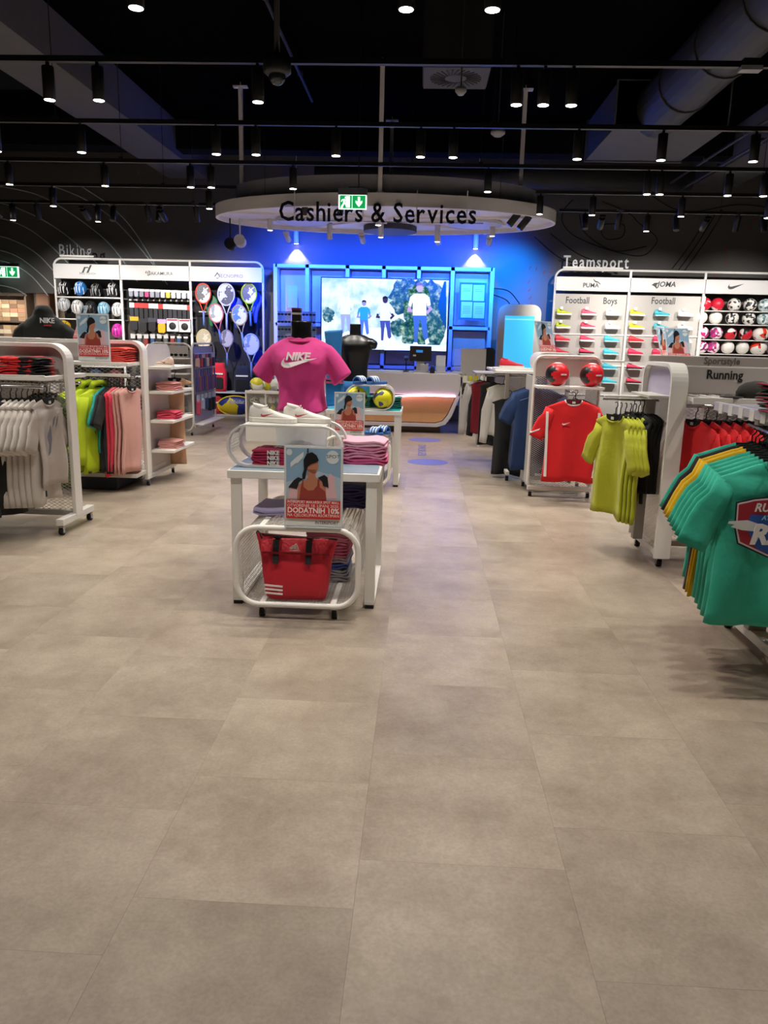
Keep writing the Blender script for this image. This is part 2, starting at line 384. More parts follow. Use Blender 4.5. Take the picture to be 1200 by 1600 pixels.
SP = {0: [(212, 1), (635, 3), (770, 4)], 1: [(77, 145), (154, 145), (403, 150), (807, 157), (849, 160), (893, 158)],
      2: [(127, 229), (338, 234), (400, 235), (525, 239), (657, 241), (708, 241), (902, 245), (1033, 247), (1177, 249)],
      3: [(14, 278), (164, 283), (298, 287), (330, 288), (458, 290), (762, 296), (1011, 300), (1031, 300), (1137, 304), (1193, 304)],
      4: [(83, 316), (327, 323), (843, 333), (925, 335), (1064, 337), (1199, 340)], 5: [(20, 337), (153, 341), (1010, 358)]}
used = False
for k, L_ in SP.items():
    for i, (px, py) in enumerate(L_):
        p = at(px, py, TRY[k])
        lab = 'lit black cylinder spotlight, %s from left on the %s ceiling track' % (ORD[i], TRN[k])
        if not used: o = proto; used = True; o['label'] = lab
        else: o = again(proto, p, lab)
        o.location = (p.x, TRY[k], 3.22); o['group'] = 'lit black spotlights on the ceiling tracks'
used = False
DS = [(60, 325), (175, 335), (232, 330), (247, 332), (308, 335), (915, 347), (965, 352), (1058, 349), (1150, 352), (1195, 355)]
for i, (px, py) in enumerate(DS):
    p = at(px, py, 12.45)
    lab = 'unlit black spotlight tilted at the dark wall, %s from left on the farthest track' % ORD[i]
    if not used: o = protod; used = True; o['label'] = lab
    else: o = again(protod, p, lab)
    o.location = (p.x, 12.45, 3.24); o.rotation_euler = (math.radians(-20 if i % 2 else 18), 0, 0); o['group'] = 'unlit black spotlights on the farthest track'
# lamps of the same kind further along the ceiling, in front of and behind the camera
n = 0
for Y in (4.55, 2.9, 1.2):
    if Y < 4: track(Y, 'black lighting track out of frame above, %s unseen track' % ('first' if Y > 2 else 'second')).location.z = 3.5
    for xi, x in enumerate((-5.6, -4.2, -2.9, -1.5, -.2, 1.1, 2.4, 3.8, 5.2)):
        if (Y > 4 and abs(x) < 2) or (Y < 2 and xi % 2): continue
        o = again(proto, (x+.3*sin(x*7+Y), Y, 3.22), 'unseen spotlight above the viewer, %s from left on the %s unseen track' % (ORD[xi], 'third' if Y > 4 else 'second' if Y > 2 else 'first'), 'lit black spotlights above the viewer'); n += 1
for i, (x, Y) in enumerate(((-6.6, 6.2), (-5.4, 6.2), (-4.2, 7.87), (-6, 7.87), (-5.3, 9.54), (3.4, 6.2), (4.6, 7.87))):
    o = again(proto, (x, Y, 3.22), '%s lit spotlight beyond the frame edge on a ceiling track' % ORD[i], 'lit black spotlights beyond the frame edge')
# spots aimed at the wall displays
def aimed(p, tgt, label, ld, body=TRK, lit=True, group='black spotlights aimed at the wall displays'):
    t = spotlight(body=body, ld=ld, lit=lit); t['label'] = label; t['group'] = group; t.location = p
    d = (Vector(tgt)-Vector(p)).normalized(); t.rotation_mode = 'QUATERNION'; t.rotation_quaternion = (-d).to_track_quat('Z', 'Y'); return t
LW = lamp_data('wall_lamp', SPOT_W*16, 62, .8, (1, .95, .9))
for i, (x, tx) in enumerate(((-6.6, -6.6), (-5.2, -5.2), (-4.0, -3.9), (2.6, 2.9), (4.1, 4.2), (5.6, 5.8))):
    aimed((x, 12.3, 3.24), (tx, 15.2, 1.7), 'black spotlight on the farthest track aimed at the wall display, %s from left' % ORD[i], LW)
# ================================================================== HANGING OVAL WITH THE LETTERING
RX, RY_, RC = 2.50, 1.38, Vector((-.62, 12.0, 3.22))
ring = root('hanging_canopy', RC, 'white oval ceiling canopy hung above the cashier counter', 'canopy')
CANW = M('#ebe7e8', .5, var=.02)
def oval(k=1, n=72, dz=0): return [(RX*cos(2*PI*q/n)*k, RY_*sin(2*PI*q/n)*k) for q in range(n)]
def oband(b, k, z0, z1, t, n=72):
    rings = []
    for q in range(n):
        a = 2*PI*q/n; c, s_ = cos(a), sin(a)
        rings.append([(RX*k*c, RY_*k*s_, z0), (RX*k*c, RY_*k*s_, z1), ((RX*k-t)*c, (RY_*k-t)*s_, z1), ((RX*k-t)*c, (RY_*k-t)*s_, z0)])
    b.loft(rings, cap=False, close=True)
b = B(); b.smooth = False; oband(b, 1, 0, .17, .05); b.build('rim', CANW, ring, bevel=.006)
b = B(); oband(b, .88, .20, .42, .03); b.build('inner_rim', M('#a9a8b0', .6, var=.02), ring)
b = B(); n = 72; o = oval(.985); vs = [(x, y, .06) for x, y in o]+[(x, y, .08) for x, y in o]
b.add(vs, [list(range(n)), list(range(n, 2*n))[::-1]]+[[i, (i+1) % n, n+(i+1) % n, n+i] for i in range(n)])
b.build('soffit_panel', CANW, ring)
for k in range(10):
    a = 2*PI*(k+.5)/10
    B().box((RX*.5*cos(a), RY_*.5*sin(a), .045), (RX*.0+math.hypot(RX*.92*cos(a), RY_*.92*sin(a)), .045, .03), rz=math.atan2(RY_*sin(a), RX*cos(a))).build('spoke', CANW, ring)
b = B(); b.rev([(.42, -.03), (.42, .05)], (0.05, .8, 0), 32); b.build('centre_disc', M('#3c3c44', .6), ring)
for x in (-1.25, 1.35):
    b = B(); b.rev([(.40, .005), (.40, .05)], (x, .2, 0), 32); b.build('round_panel', M('#c9ccd6', .5), ring)
for x, y in ((-2.05, -.3), (0, -1.3), (0.02, 1.3), (1.93, -.3)):
    zt = ZC-RC.z-.12
    b = B(); b.box((x, y, zt/2+.08), (.055, .055, zt-.05)); b.box((x, y, .18), (.1, .1, .02)); b.box((x, y, zt+.06), (.2, .09, .02))
    b.box((x, y, zt+.1), (.012, .012, .06)); b.build('suspension_rod', CANW, ring)
for k in range(3):
    x = (-1.6, .4, 1.6)[k]; B().cyl((x, -.9, .15), (x, -.9, ZC-RC.z), .004, 6).build('steel_wire', CHROME, ring)
sign = root('hanging_lettering', (RC.x+.19, RC.y-RY_-.03, RC.z-.20), 'large black Cashiers & Services lettering hung in front of the white oval', 'sign')
SIGN_TXT = 'Cashiers & Services'; cx = -1.33
# letters placed one by one so that each is a piece of its own
def letters(word, size, m, parent, x0, y, z, depth=.02, bold=.012, sx=.86, track=1.08, name='letter', curve=None):
    x = x0; first_c = None
    for ch in word:
        if ch == ' ': x += size*.30*sx; continue
        o = text(name, ch, size, m, parent, (0, 0, 0), depth=depth, bold=bold, sx=sx, align='LEFT')
        xs = [v.co.x for v in o.data.vertices]; wch = max(xs)-min(xs)
        o.location = (x-min(xs), y+(curve(x) if curve else 0), z); x += wch+size*.11*track
    return x
LBLK = M('#08080a', .4, var=0)
xe = letters(SIGN_TXT, .345, LBLK, sign, 0, 0, 0, curve=None)
for ch in sign.children: ch.location.x = ch.location.x*(2.60/xe) - 1.50; 
for x in (-1.3, -.4, .3, .95): B().box((x, .02, .20), (.012, .012, .40)).build('letter_bracket', CANW, sign)
B().box((-.17, .022, .008), (2.68, .006, .012)).build('letter_rail', M('#b9b7bd', .5), sign)
# lamps below the oval
GREYF = M('#c9c7cc', .4, var=.02)
LDn = lamp_data('canopy_lamp', SPOT_W*2.2, 80, .7)
for i, (px, py) in enumerate([(422, 360), (591, 352), (595, 371), (683, 378), (769, 369), (515, 374)]):
    p = at(px, py, 12.3 if i != 1 else 11.4); lit = i != 5
    t = spotlight(body=GREYF, ld=LDn if lit else None, lit=lit, h=.22, r=.042, neck=max(.02, RC.z-p.z-.22))
    t['label'] = ['lit pale spotlight under the oval, leftmost lit one', 'lit pale spotlight under the oval, upper of the middle pair by the ampersand', 'lit pale spotlight under the oval, lower of the middle pair', 'lit pale spotlight under the oval below the letter r of Services', 'lit pale spotlight under the oval, rightmost lit one', 'unlit pale blue-tinged spotlight under the oval, below the word Cashiers'][i]
    t['category'] = 'spotlight'; t['group'] = 'pale spotlights under the oval'; t.location = p
p = at(422, 360, 12.3)
LSC = lamp_data('scallop_lamp', 110, 84, .3, (.93, .95, 1), .02)
for i, (px, py) in enumerate([(463, 381), (743, 389)]):
    p = at(px, py, 15.42)
    t = spotlight(body=GREYF, ld=LSC, h=.26, r=.05, neck=.03); t.location = p
    tag(t, '%s pale wall-washing spotlight throwing a bright cone on the blue wall' % ('left' if i == 0 else 'right'), 'spotlight', 'wall washing spotlights over the shelf frame')
    B().cyl((0, 0, .3), (0, 0, ZC-p.z), .008, 8).build('drop_rod', GREYF, t)
for i, (px, py, m) in enumerate([(360, 380, TRK), (375, 375, GREYF)]):
    p = at(px, py, 12.2)
    t = root('floodlight', p, ['black floodlight hanging at the left end of the oval', 'pale blue-lit floodlight hanging at the left end of the oval'][i], 'floodlight', 'floodlights at the left end of the oval')
    b = B(); b.smooth = True; b.cyl((0, -.05, 0), (0, .07, -.03), .085, 18); b.build('head', m, t)
    B().cyl((0, 0, .06), (0, 0, RC.z-p.z+.05), .012, 8).build('stem', m, t)
for i, (px, py) in enumerate([(795, 352), (811, 358)]):
    p = at(px, py, 11.5)
    t = spotlight(lit=False, ld=None, h=.2, r=.05, neck=.02); t.location = (p.x, p.y, p.z); t.rotation_euler = (0, math.radians(38), 0)
    tag(t, '%s of the two tilted black spotlights at the right end of the oval' % ['left', 'right'][i], 'spotlight', 'tilted black spotlights under the oval')
for i, (px, py) in enumerate([(475, 335), (531, 335)]):
    p = at(px, py, 11.2)
    t = spotlight(lit=False, ld=None, h=.16, r=.045, neck=.02); t.location = p; t.rotation_euler = (.4, .2, 0)
    tag(t, 'small tilted black spotlight behind the letters of Cashiers, %s one' % ['left', 'right'][i], 'spotlight', 'tilted black spotlights under the oval')
LB3 = lamp_data('blue_lamp', BLUE_W*.13, 78, .9, (.02, .10, 1), .05); LB4 = lamp_data('cyan_lamp', BLUE_W*.10, 60, .9, (.0, .25, 1), .05)
# blue wash: fixtures on top of the canopy aimed at the wall
LB = lamp_data('blue_lamp', BLUE_W*.26, 100, .9, (.01, .07, 1), .05)
LB2 = lamp_data('cyan_lamp', BLUE_W*.30, 62, 1.0, (.0, .24, 1), .05)
for i, (x, tx, l) in enumerate(((-2.3, -2.6, LB), (-1.1, -1.2, LB), (.1, .1, LB), (1.0, 1.0, LB), (1.55, 1.65, LB2))):
    aimed((x, 13.9, 3.55 if i == 4 else 3.35), (tx, 15.5, 2.6), 'blue floodlight under the back of the oval, %s from left' % ORD[i], l, body=GREYF, lit=False, group='blue floodlights under the oval')
for i, (x, tx, l) in enumerate(((-2.2, -2.2, LB3), (-1.0, -.9, LB3), (.2, .4, LB3), (1.0, 1.1, LB4))):  # fill lamps added to light the lattice front blue
    aimed((x, 12.9, 3.05), (tx, 15.1, 2.35), 'added blue fill lamp under the oval aimed at the frame wall, %s from left' % ORD[i], l, body=GREYF, lit=False, group='blue floodlights under the oval')
# exit signs
GREEN = M('#0f9a50', .4, emit=1.0, var=0); SIGNW = M('#e8fff2', .4, emit=1.6, var=0)
def runner(b, s, x, z):
    for pts in ([(.0, .0), (.16, -.02), (.2, .16), (.1, .2), (.04, .1)], [(.08, .16), (.2, .12), (.3, .3), (.2, .34)], [(.2, .3), (.34, .28), (.42, .12), (.5, .14), (.42, .36), (.28, .4)],
                [(.2, .3), (.3, .3), (.42, .62), (.3, .66), (.2, .5)], [(.3, .55), (.38, .62), (.6, .5), (.58, .44), (.4, .5)], [(.28, .6), (.3, .66), (.1, .62), (.02, .46), (.08, .44), (.14, .54)]):
        b.poly([(x+a*s, z+c*s) for a, c in pts], -.0225, -.0205)
    b.poly([(x+(.4+.075*cos(q))*s, z+(.76+.075*sin(q))*s) for q in [k*PI/5 for k in range(10)]], -.0225, -.0205)
def exit_sign(p, w, label, rod, flip=False):
    h = w*.47; t = root('exit_sign', p, label, 'exit sign')
    B().box((0, 0, 0), (w, .035, h)).build('light_panel', SIGNW, t)
    b = B(); b.box((w*.23, -.019, 0), (w*.46, .002, h*.92)); b.box((-w*.235, -.019, 0), (w*.43, .002, h*.92)); b.build('green_field', GREEN, t)
    B().box((-w*.16, -.0203, 0), (w*.14, .001, h*.8)).build('door_symbol', SIGNW, t)
    b = B(); runner(b, h*.95, -w*.42, -h*.42); b.build('running_figure', SIGNW, t)
    s = h*.4; b = B(); b.poly([(w*.23+a*s, c*s) for a, c in [(-.22, .9), (.22, .9), (.22, 0), (.62, .25), (.62, -.15), (0, -.9), (-.62, -.15), (-.62, .25), (-.22, 0)]], -.0225, -.0205); b.build('arrow_symbol', SIGNW, t)
    B().box((0, 0, h*.5+.03), (w*1.02, .06, .06)).build('sign_housing', M('#4a4d52', .5), t)
    if rod: B().cyl((.06, 0, h*.5+.06), (.06, 0, ZC-p[2]), .006, 8).box((.03, 0, h*.5+.075), (w*.5, .012, .012)).build('hanging_rod', TRK, t)
    else: B().box((0, .1, h*.5+.03), (.05, .2, .03)).build('wall_arm', TRK, t)
    return t
p = at(551, 316, 8.4); exit_sign(p, .29, 'green and white emergency exit sign hanging in front of the word Cashiers', True)
p = at(12, 425, 15.3); exit_sign(p, .44, 'green emergency exit sign on the dark wall at the far left', False)
# dome camera
p = at(437, 118, 6.1)
t = root('security_camera', (p.x, 6.0, p.z), 'dark dome security camera on a ceiling pole', 'camera')
b = B(); b.smooth = True; b.rev([(.02, ZC-p.z), (.02, .1)], n=12); b.build('pole', TRK, t)
b = B(); b.smooth = True; b.rev([(.03, .1), (.09, .09), (.1, .05), (.1, -.01), (.075, -.03)], n=24); b.build('housing', TRK, t)
b = B(); b.smooth = True; b.ball((0, 0, -.035), .062, 20, 12); b.build('dome', M('#3b4046', .06, .6, var=0), t)
# ceiling diffuser, detectors, dark box
t = root('ceiling_vent', at(712, 121, 7.9), 'square ceiling air diffuser with radial slots above the oval', 'vent')
B().box((0, 0, 0), (.6, .6, .02)).build('frame', M('#45464b', .6), t)
for k in range(28):
    a = 2*PI*k/28; B().box((.17*cos(a), .17*sin(a), -.012), (.14, .012, .006), rz=a+.25).build('slot', BLACK, t)
B().box((0, 0, .35), (.62, .62, .68)).build('plenum_box', M('#17181c', .9), t)
for i, (px, py, s, lab) in enumerate([(720, 143, .05, 'small white smoke detector beside the square ceiling diffuser'), (778, 209, .08, 'round detector on the ceiling right of the oval, faintly lit blue')]):
    Y = (7.5, 9.3)[i]; p = at(px, py, Y); t = root('smoke_detector', p, lab, 'detector')
    b = B(); b.smooth = True; b.rev([(s*.5, -.03), (s, 0), (s, .03)], n=20); b.build('head', M('#8d8d92', .5), t)
    B().cyl((0, 0, .03), (0, 0, ZC-p.z), .006, 8).build('stem', DUCT, t)
p = at(1172, 108, 6.2); t = root('emergency_light', p, 'small pale emergency light under the nearest track at the right edge', 'light')
B().box((0, 0, 0), (.15, .08, .03)).build('lens_plate', M('#8b8d92', .4), t); B().box((0, 0, .04), (.12, .06, .05)).build('housing', TRK, t)

# ================================================================== CASHIER AREA
YL = 15.0
LW_ = M('#d9d9df', .5, var=.02)
lat = root('shelf_frame_wall', (0, YL, 0), 'tall white lattice frame wall with wood panels behind the counter', 'shelving')
X0, X1, ZT = at(430, 411, YL).x, at(770, 422, YL).x, 2.88
WOODP = M('#dcbfa6', .55, var=.12, vs=3)
cols = [X0, at(480, 412, YL).x, at(543, 412, YL).x, at(600, 415, YL).x, at(655, 415, YL).x, at(708, 418, YL).x, X1]
B().bb((X0, .32, 0), (X1, .36, ZT)).build('back_panel', M('#a9a6b4', .6), lat)
for x in cols: B().bb((x-.035, 0, 0), (x+.035, .33, ZT)).build('upright', LW_, lat)
for z in (ZT-.03, 1.78, 1.02, .35): B().bb((X0, 0, z-.03), (X1, .33, z+.03)).build('shelf_board', LW_, lat)
for i in range(6):
    a, c = cols[i]+.06, cols[i+1]-.06
    for z0, z1 in ((1.84, ZT-.09), (1.08, 1.72), (.4, .96)):
        B().bb((a, .25, z0), (c, .32, z1)).build('wood_panel', WOODP, lat)
S0, S1 = at(503, 434, YL-.05), at(697, 549, YL-.05)
scr = root('video_wall', (0, YL-.06, 0), 'large glowing video wall showing four runners among trees', 'screen')
B().bb((S0.x-.02, 0, S1.z-.02), (S1.x+.02, .06, S0.z+.02)).build('panel_housing', DKINK, scr)
def emis(h, s=1.0): return M(h, .5, emit=s, var=0, spec=0)
ES = 1.12
def screen_mat():
    m = bpy.data.materials.new('screen_foliage'); m.use_nodes = True; nt = m.node_tree; N = nt.nodes; L = nt.links; b = N['Principled BSDF']
    tc = N.new('ShaderNodeTexCoord'); n = N.new('ShaderNodeTexNoise'); n.inputs['Scale'].default_value = 9; n.inputs['Detail'].default_value = 8; n.inputs['Roughness'].default_value = .7
    L.new(tc.outputs['Object'], n.inputs['Vector']); cr = N.new('ShaderNodeValToRGB'); e = cr.color_ramp.elements
    e[0].position = .36; e[0].color = lin('#0a2a36'); e[1].position = .7; e[1].color = lin('#cfe9e0'); x = e.new(.5); x.color = lin('#24685c')
    L.new(n.outputs['Fac'], cr.inputs[0]); L.new(cr.outputs[0], b.inputs['Emission Color']); b.inputs['Emission Strength'].default_value = ES; b.inputs['Base Color'].default_value = (0, 0, 0, 1); return m
def sky_mat():
    m = bpy.data.materials.new('screen_sky'); m.use_nodes = True; nt = m.node_tree; N = nt.nodes; L = nt.links; b = N['Principled BSDF']
    tc = N.new('ShaderNodeTexCoord'); n = N.new('ShaderNodeTexNoise'); n.inputs['Scale'].default_value = 3.2; n.inputs['Detail'].default_value = 6
    L.new(tc.outputs['Object'], n.inputs['Vector']); cr = N.new('ShaderNodeValToRGB'); e = cr.color_ramp.elements
    e[0].position = .38; e[0].color = lin('#a5d6e2'); e[1].position = .55; e[1].color = lin('#eefcff')
    L.new(n.outputs['Fac'], cr.inputs[0]); L.new(cr.outputs[0], b.inputs['Emission Color']); b.inputs['Emission Strength'].default_value = ES; b.inputs['Base Color'].default_value = (0, 0, 0, 1); return m
def sp(px, py): p = at(px, py, YL-.06); return (p.x, p.z)
B().bb((S0.x, -.004, S1.z), (S1.x, 0, S0.z)).build('screen_picture', sky_mat(), scr)
FOL = screen_mat()
def spoly(name, m, polys, y=-.006):
    b = B()
    for q in polys: b.poly([sp(*a) for a in q], y-.001, y)
    return b.build(name, m, scr)
random.seed(3)
def blob(cx, cy, rx, ry, n=40, j=.16):
    return [(cx+rx*cos(2*PI*k/n)*(1+random.uniform(-j, j)), cy+ry*sin(2*PI*k/n)*(1+random.uniform(-j, j))) for k in range(n)]
def clipx(P, x0=503.5, x1=697.5, y0=435, y1=547): return [(min(max(x, x0), x1), min(max(y, y0), y1)) for x, y in P]
spoly('screen_tree', FOL, [clipx(blob(640, 465, 30, 30)), clipx(blob(668, 490, 36, 56)), clipx(blob(648, 520, 22, 24)), clipx(blob(513, 492, 9, 12)), clipx(blob(622, 512, 13, 14))])
spoly('screen_path', emis('#e6f6f4', ES), [[(530, 547), (506, 530), (560, 512), (606, 512), (628, 545)], [(600, 547), (612, 536), (697, 540), (697, 548)]], -.009)
def figure(x, y, h, shirt, legs, skin, hair='#1a1a1e', lean=0):
    """runner: x centre, y top, h height in screen units"""
    s = h/100; P = lambda pts: [(x+a*s+lean*(b_/100), y+b_*s) for a, b_ in pts]
    spoly('screen_runner', emis(skin, ES), [P([(5.5*cos(k*PI/5), 7+6.5*sin(k*PI/5)) for k in range(10)]), P([(-16, 30), (-20, 44), (-4, 46), (-4, 42), (-14, 40), (-12, 30)]), P([(12, 30), (20, 40), (12, 48), (9, 44), (14, 40), (9, 32)])], -.012)
    spoly('screen_runner_shirt', emis(shirt, ES), [P([(-8, 16), (8, 16), (15, 22), (17, 34), (12, 35), (10, 28), (10, 50), (-11, 50), (-11, 28), (-14, 36), (-18, 34), (-15, 21)])], -.015)
    spoly('screen_runner_leg', emis(legs, ES), [P([(-11, 50), (0, 50), (-2, 68), (-4, 92), (-9, 92), (-9, 70)]), P([(-1, 50), (10, 50), (11, 66), (13, 84), (9, 90), (5, 84), (3, 68)])], -.018)
    spoly('screen_runner_shoe', emis('#f2fbff', ES), [P([(-10, 92), (-4, 92), (-2, 98), (-11, 98)]), P([(8, 89), (13, 85), (15, 93), (9, 96)])], -.021)
    spoly('screen_runner_hair', emis(hair, ES), [P([(-6, 6), (-5, 0), (0, -2), (5, 0), (6, 6), (3, 3), (-3, 3)])], -.021)
figure(656, 443, 100, '#e9e6dc', '#3e6276', '#b78b70', '#6b5a48')
figure(602, 464, 74, '#dff3f6', '#454a60', '#3a2a2a')
figure(569, 470, 60, '#2f8fb4', '#4f6f90', '#8f8070')
figure(540, 455, 72, '#dfeef2', '#9a9ab4', '#c9c4bc', '#c9c4bc')
spoly('screen_plant', emis('#0f4650', ES), [[(688, 460), (694, 440), (697, 440), (697, 515), (690, 500), (684, 478)], [(500, 0), (500, 0), (500, 0)]][:1], -.01)
# notices on the right of the frame
for i, (px, py, lab) in enumerate([(729, 457, 'upper left'), (748, 458, 'upper right'), (729, 484, 'lower left'), (748, 485, 'lower right')]):
    p = at(px, py, YL-.01); t = root('notice_sheet', (p.x, YL-.015, p.z), 'blue-lit paper notice on the frame wall, %s of the four' % lab, 'notice', 'notices on the frame wall')
    B().box((0, 0, 0), (.21, .006, .29)).build('paper', M('#dfe6ea', .6), t)
    b = B()
    for k in range(5 if i > 1 else 2): b.box((0, -.004, .06-k*.03), (.14, .001, .006))
    b.build('printed_line', M('#6a7480', .6), t)
B().box((at(738, 471, YL).x, -.004, at(738, 471, YL).z), (.5, .004, .68)).build('notice_board', M('#3f6f90', .6), lat)
p = at(457, 455, YL-.02); t = root('notice_sheet', (p.x, YL-.02, p.z-.1), 'pale paper notice on the frame wall left of the video wall', 'notice'); B().box((0, 0, 0), (.19, .004, .4)).build('paper', M('#cfd6da', .6), t)

# counter
YC = 13.0
ctr = root('cashier_counter', (0, YC, 0), 'long white cashier counter with glowing strip over a wood front', 'counter')
CW = M('#dad6d8', .4, var=.01)
def prof(d, y): return [(x, z) for x, z in d]
top = 1.0; xl, xr = -2.0, .70
fr = [(xl, .12), (.28, .12), (.42, .17), (.52, .3), (.70, .86)]+[(.70-.10*(1-cos(a)), .90+.10*sin(a)) for a in [k*PI/12 for k in range(7)]]+[(xl, 1.0)]
b = B(); b.poly([(xl, .68)]+[(x, z) for x, z in [(.62, .62), (.70, .86)]]+[(.70-.10*(1-cos(a)), .90+.10*sin(a)) for a in [k*PI/12 for k in range(7)]]+[(xl, 1.0)], 0, .7); b.build('counter_body', CW, ctr, bevel=.01)
b = B(); b.poly([(xl, .18), (.26, .18), (.38, .22), (.46, .33), (.58, .62), (.3, .645), (-.1, .64), (-.6, .60), (xl, .58)], .06, .6)
b.build('wood_front', M('#d3a26c', .5, var=.06, vs=3), ctr)
b = B(); b.poly([(xl, .11), (.29, .11), (.43, .155), (.53, .29), (.66, .64), (.60, .64), (.47, .32), (.385, .205), (.27, .165), (xl, .165)], -.0, .65); b.build('front_trim', CW, ctr)
pts = [(xl, -.012, .62), (-1.0, -.012, .585), (-.5, -.012, .60), (-.1, -.012, .63), (.1, -.012, .638), (.58, -.012, .632)]
b = B(); b.smooth = True; b.tube(pts, .014, 8); b.build('light_strip', M('#ffc2e8', .4, emit=7, var=0), ctr)
B().bb((xl, .15, 0), (.35, .6, .11)).build('plinth', M('#6b5a52', .7), ctr)
B().bb((xl, .06, 1.0), (.68, .7, 1.015)).build('worktop', M('#c7c3c8', .35), ctr)
b2 = root('counter_end_unit', (-1.95, 12.55, 0), 'white curved counter end with dark red lettering, beside the pink tee', 'counter')
b = B(); b.poly(rrect(-.35, .38, .05, 1.02, .12, corners=(0, 0, 1, 1)), 0, .45); b.build('front_panel', CW, b2, bevel=.01)
text('lettering', 'SERVICE CENTER', .1, M('#6e2430', .6, var=0), b2, (.02, -.003, .84), bold=.01, sx=.7)
B().bb((-.3, .05, 0), (.33, .4, .05)).build('plinth', M('#6b5a52', .7), b2)
p = at(657, 558, 12.95)
t = root('point_of_sale_screen', (p.x, 13.1, 1.015), 'black till screen seen from behind on the counter', 'screen')
b = B(); b.box((0, 0, .30), (.36, .04, .25), rx=.15); b.build('display_back', PLAST, t, bevel=.008); B().box((0, .03, .09), (.13, .03, .2)).box((0, .05, .01), (.2, .18, .02)).build('stand', M('#a9a9ad', .4), t)
B().box((-.02, -.03, .34), (.11, .003, .04)).build('customer_display', M('#1d5f9a', .4, emit=1.6, var=0), t); B().box((-.10, -.025, .27), (.05, .003, .025)).build('sticker', M('#c9ccd0', .5), t)
p = at(687, 578, 12.9); t = root('card_terminal', (p.x-.12, 12.95+.12, 1.015), 'small black card terminal right of the till screen', 'terminal')
B().box((0, 0, .05), (.08, .14, .1), rx=.3).build('body', PLAST, t); B().box((0, -.07, .09), (.05, .004, .03), rx=.3).build('keypad', M('#55585c', .5), t)
p = at(634, 575, 12.9); t = root('barcode_scanner', (p.x, 13.1, 1.015), 'black hand scanner on a thin stand left of the till screen', 'scanner')
b = B(); b.smooth = True; b.cyl((0, 0, 0), (0, 0, .015), .05, 14); b.cyl((0, 0, .01), (0, 0, .2), .008, 8); b.build('stand', PLAST, t); B().box((0, -.03, .22), (.06, .13, .05), rx=.3).build('scanner_head', PLAST, t, bevel=.008)
t = root('leaflet_holder', (at(683, 580, 12.9).x+.06, 13.15, 1.015), 'white paper holder at the right of the till screen', 'holder')
B().box((0, 0, .14), (.16, .01, .28), rx=-.1).build('back_plate', M('#d9dde6', .4), t); B().box((0, -.04, .06), (.16, .01, .1)).box((0, -.02, .006), (.18, .1, .01)).build('pocket', M('#c9cdd6', .4), t)
t = root('till_printer', (at(640, 580, 12.9).x+.24, 13.2, 1.015), 'pale receipt printer behind the till screen', 'printer')
B().box((0, .0, .07), (.15, .18, .13)).build('body', M('#b5b5ba', .4), t, bevel=.01); B().box((0, -.02, .14), (.08, .04, .01)).build('paper_slot', BLACK, t)
t = root('acrylic_screen', (at(715, 560, 13.3).x, 13.3, 1.015), 'small clear acrylic panel standing at the right end of the counter', 'panel')
B().box((0, 0, .2), (.12, .008, .4)).build('pane', M('#c8d4ea', .1, alpha=.3), t); B().box((0, 0, .01), (.16, .08, .02)).build('foot', CW, t)
B_ = [(505, 584), (523, 592)]
# person print on screen is part of the picture; round floor sticker
def disc(name, p, rx, m, label, ring_=True):
    t = root(name, (p[0], p[1], 0), label, 'floor sticker', 'round blue floor stickers in the queue line')
    b = B(); b.rev([(rx, .0005), (rx, .0018)], n=32); b.build('disc', m, t)
    return t
BL = M('#6f76c4', .5, var=.05)
disc('floor_sticker', (.12, 9.8), .26, BL, 'round blue floor sticker nearer to the viewer, before the counter')
disc('floor_sticker', (.09, 12.1), .26, BL, 'round blue floor sticker close to the counter')
t = root('floor_arrow', (.1, 10.9, 0), 'blue line of printed words on the floor between the two round stickers', 'floor sticker')
text('lettering', 'KEEP DISTANCE', .16, BL, t, (0, 0, .0015), rot=(0, 0, PI/2), depth=.001, bold=.01)
# perfume cabinet
t = cab = root('display_cabinet', (.87, 13.0, 0), 'narrow white display cabinet with shelves of small bottles beside the counter', 'cabinet')
B().bb((-.21, .28, 0), (.21, .3, 1.42)).build('back_panel', WHITE2, t)
for x in (-.2, .2): B().bb((x-.012, 0, 0), (x+.012, .3, .98)).build('side_panel', WHITE, t)
for z in (.88, .66, .44, .27): B().bb((-.19, 0, z-.02), (.19, .28, z)).build('shelf', WHITE, t)
d = B().bb((-.19, -.01, .07), (.19, .02, .25)).build('door', WHITE, t, bevel=.004); B().box((.0, -.015, .2), (.006, .01, .04)).build('keyhole', CHROME, d)
B().bb((-.21, 0, 0), (.21, .28, .06)).build('plinth', WHITE2, t)
bc = ['#e6e2d0', '#c9c43a', '#c8b83e', '#e8e4e0', '#3f5a78', '#26405e', '#d9b44a', '#d9d4cc', '#d8d2ca', '#b0332c', '#c77a3c', '#b96b3f', '#e0e0dc', '#cfcfc9', '#ddd9d0', '#b9bcbf']
def bottle(p, h, r, c, label, sq=False):
    t = root('perfume_bottle', p, label, 'bottle', 'small bottles on the white cabinet shelves')
    if sq: B().box((0, 0, h*.36), (r*2, r*1.4, h*.72)).build('flask', M(c, .2, var=0), t, bevel=.004)
    else:
        b = B(); b.smooth = True; b.rev([(r*.9, 0), (r, .01), (r, h*.6), (r*.4, h*.74)], n=14); b.build('flask', M(c, .2, var=0), t)
    b = B(); b.rev([(r*.38, h*.73), (r*.38, h)], n=10); b.build('cap', M('#c9b48a' if sq else '#dcdcdc', .3, .6, var=0), t)
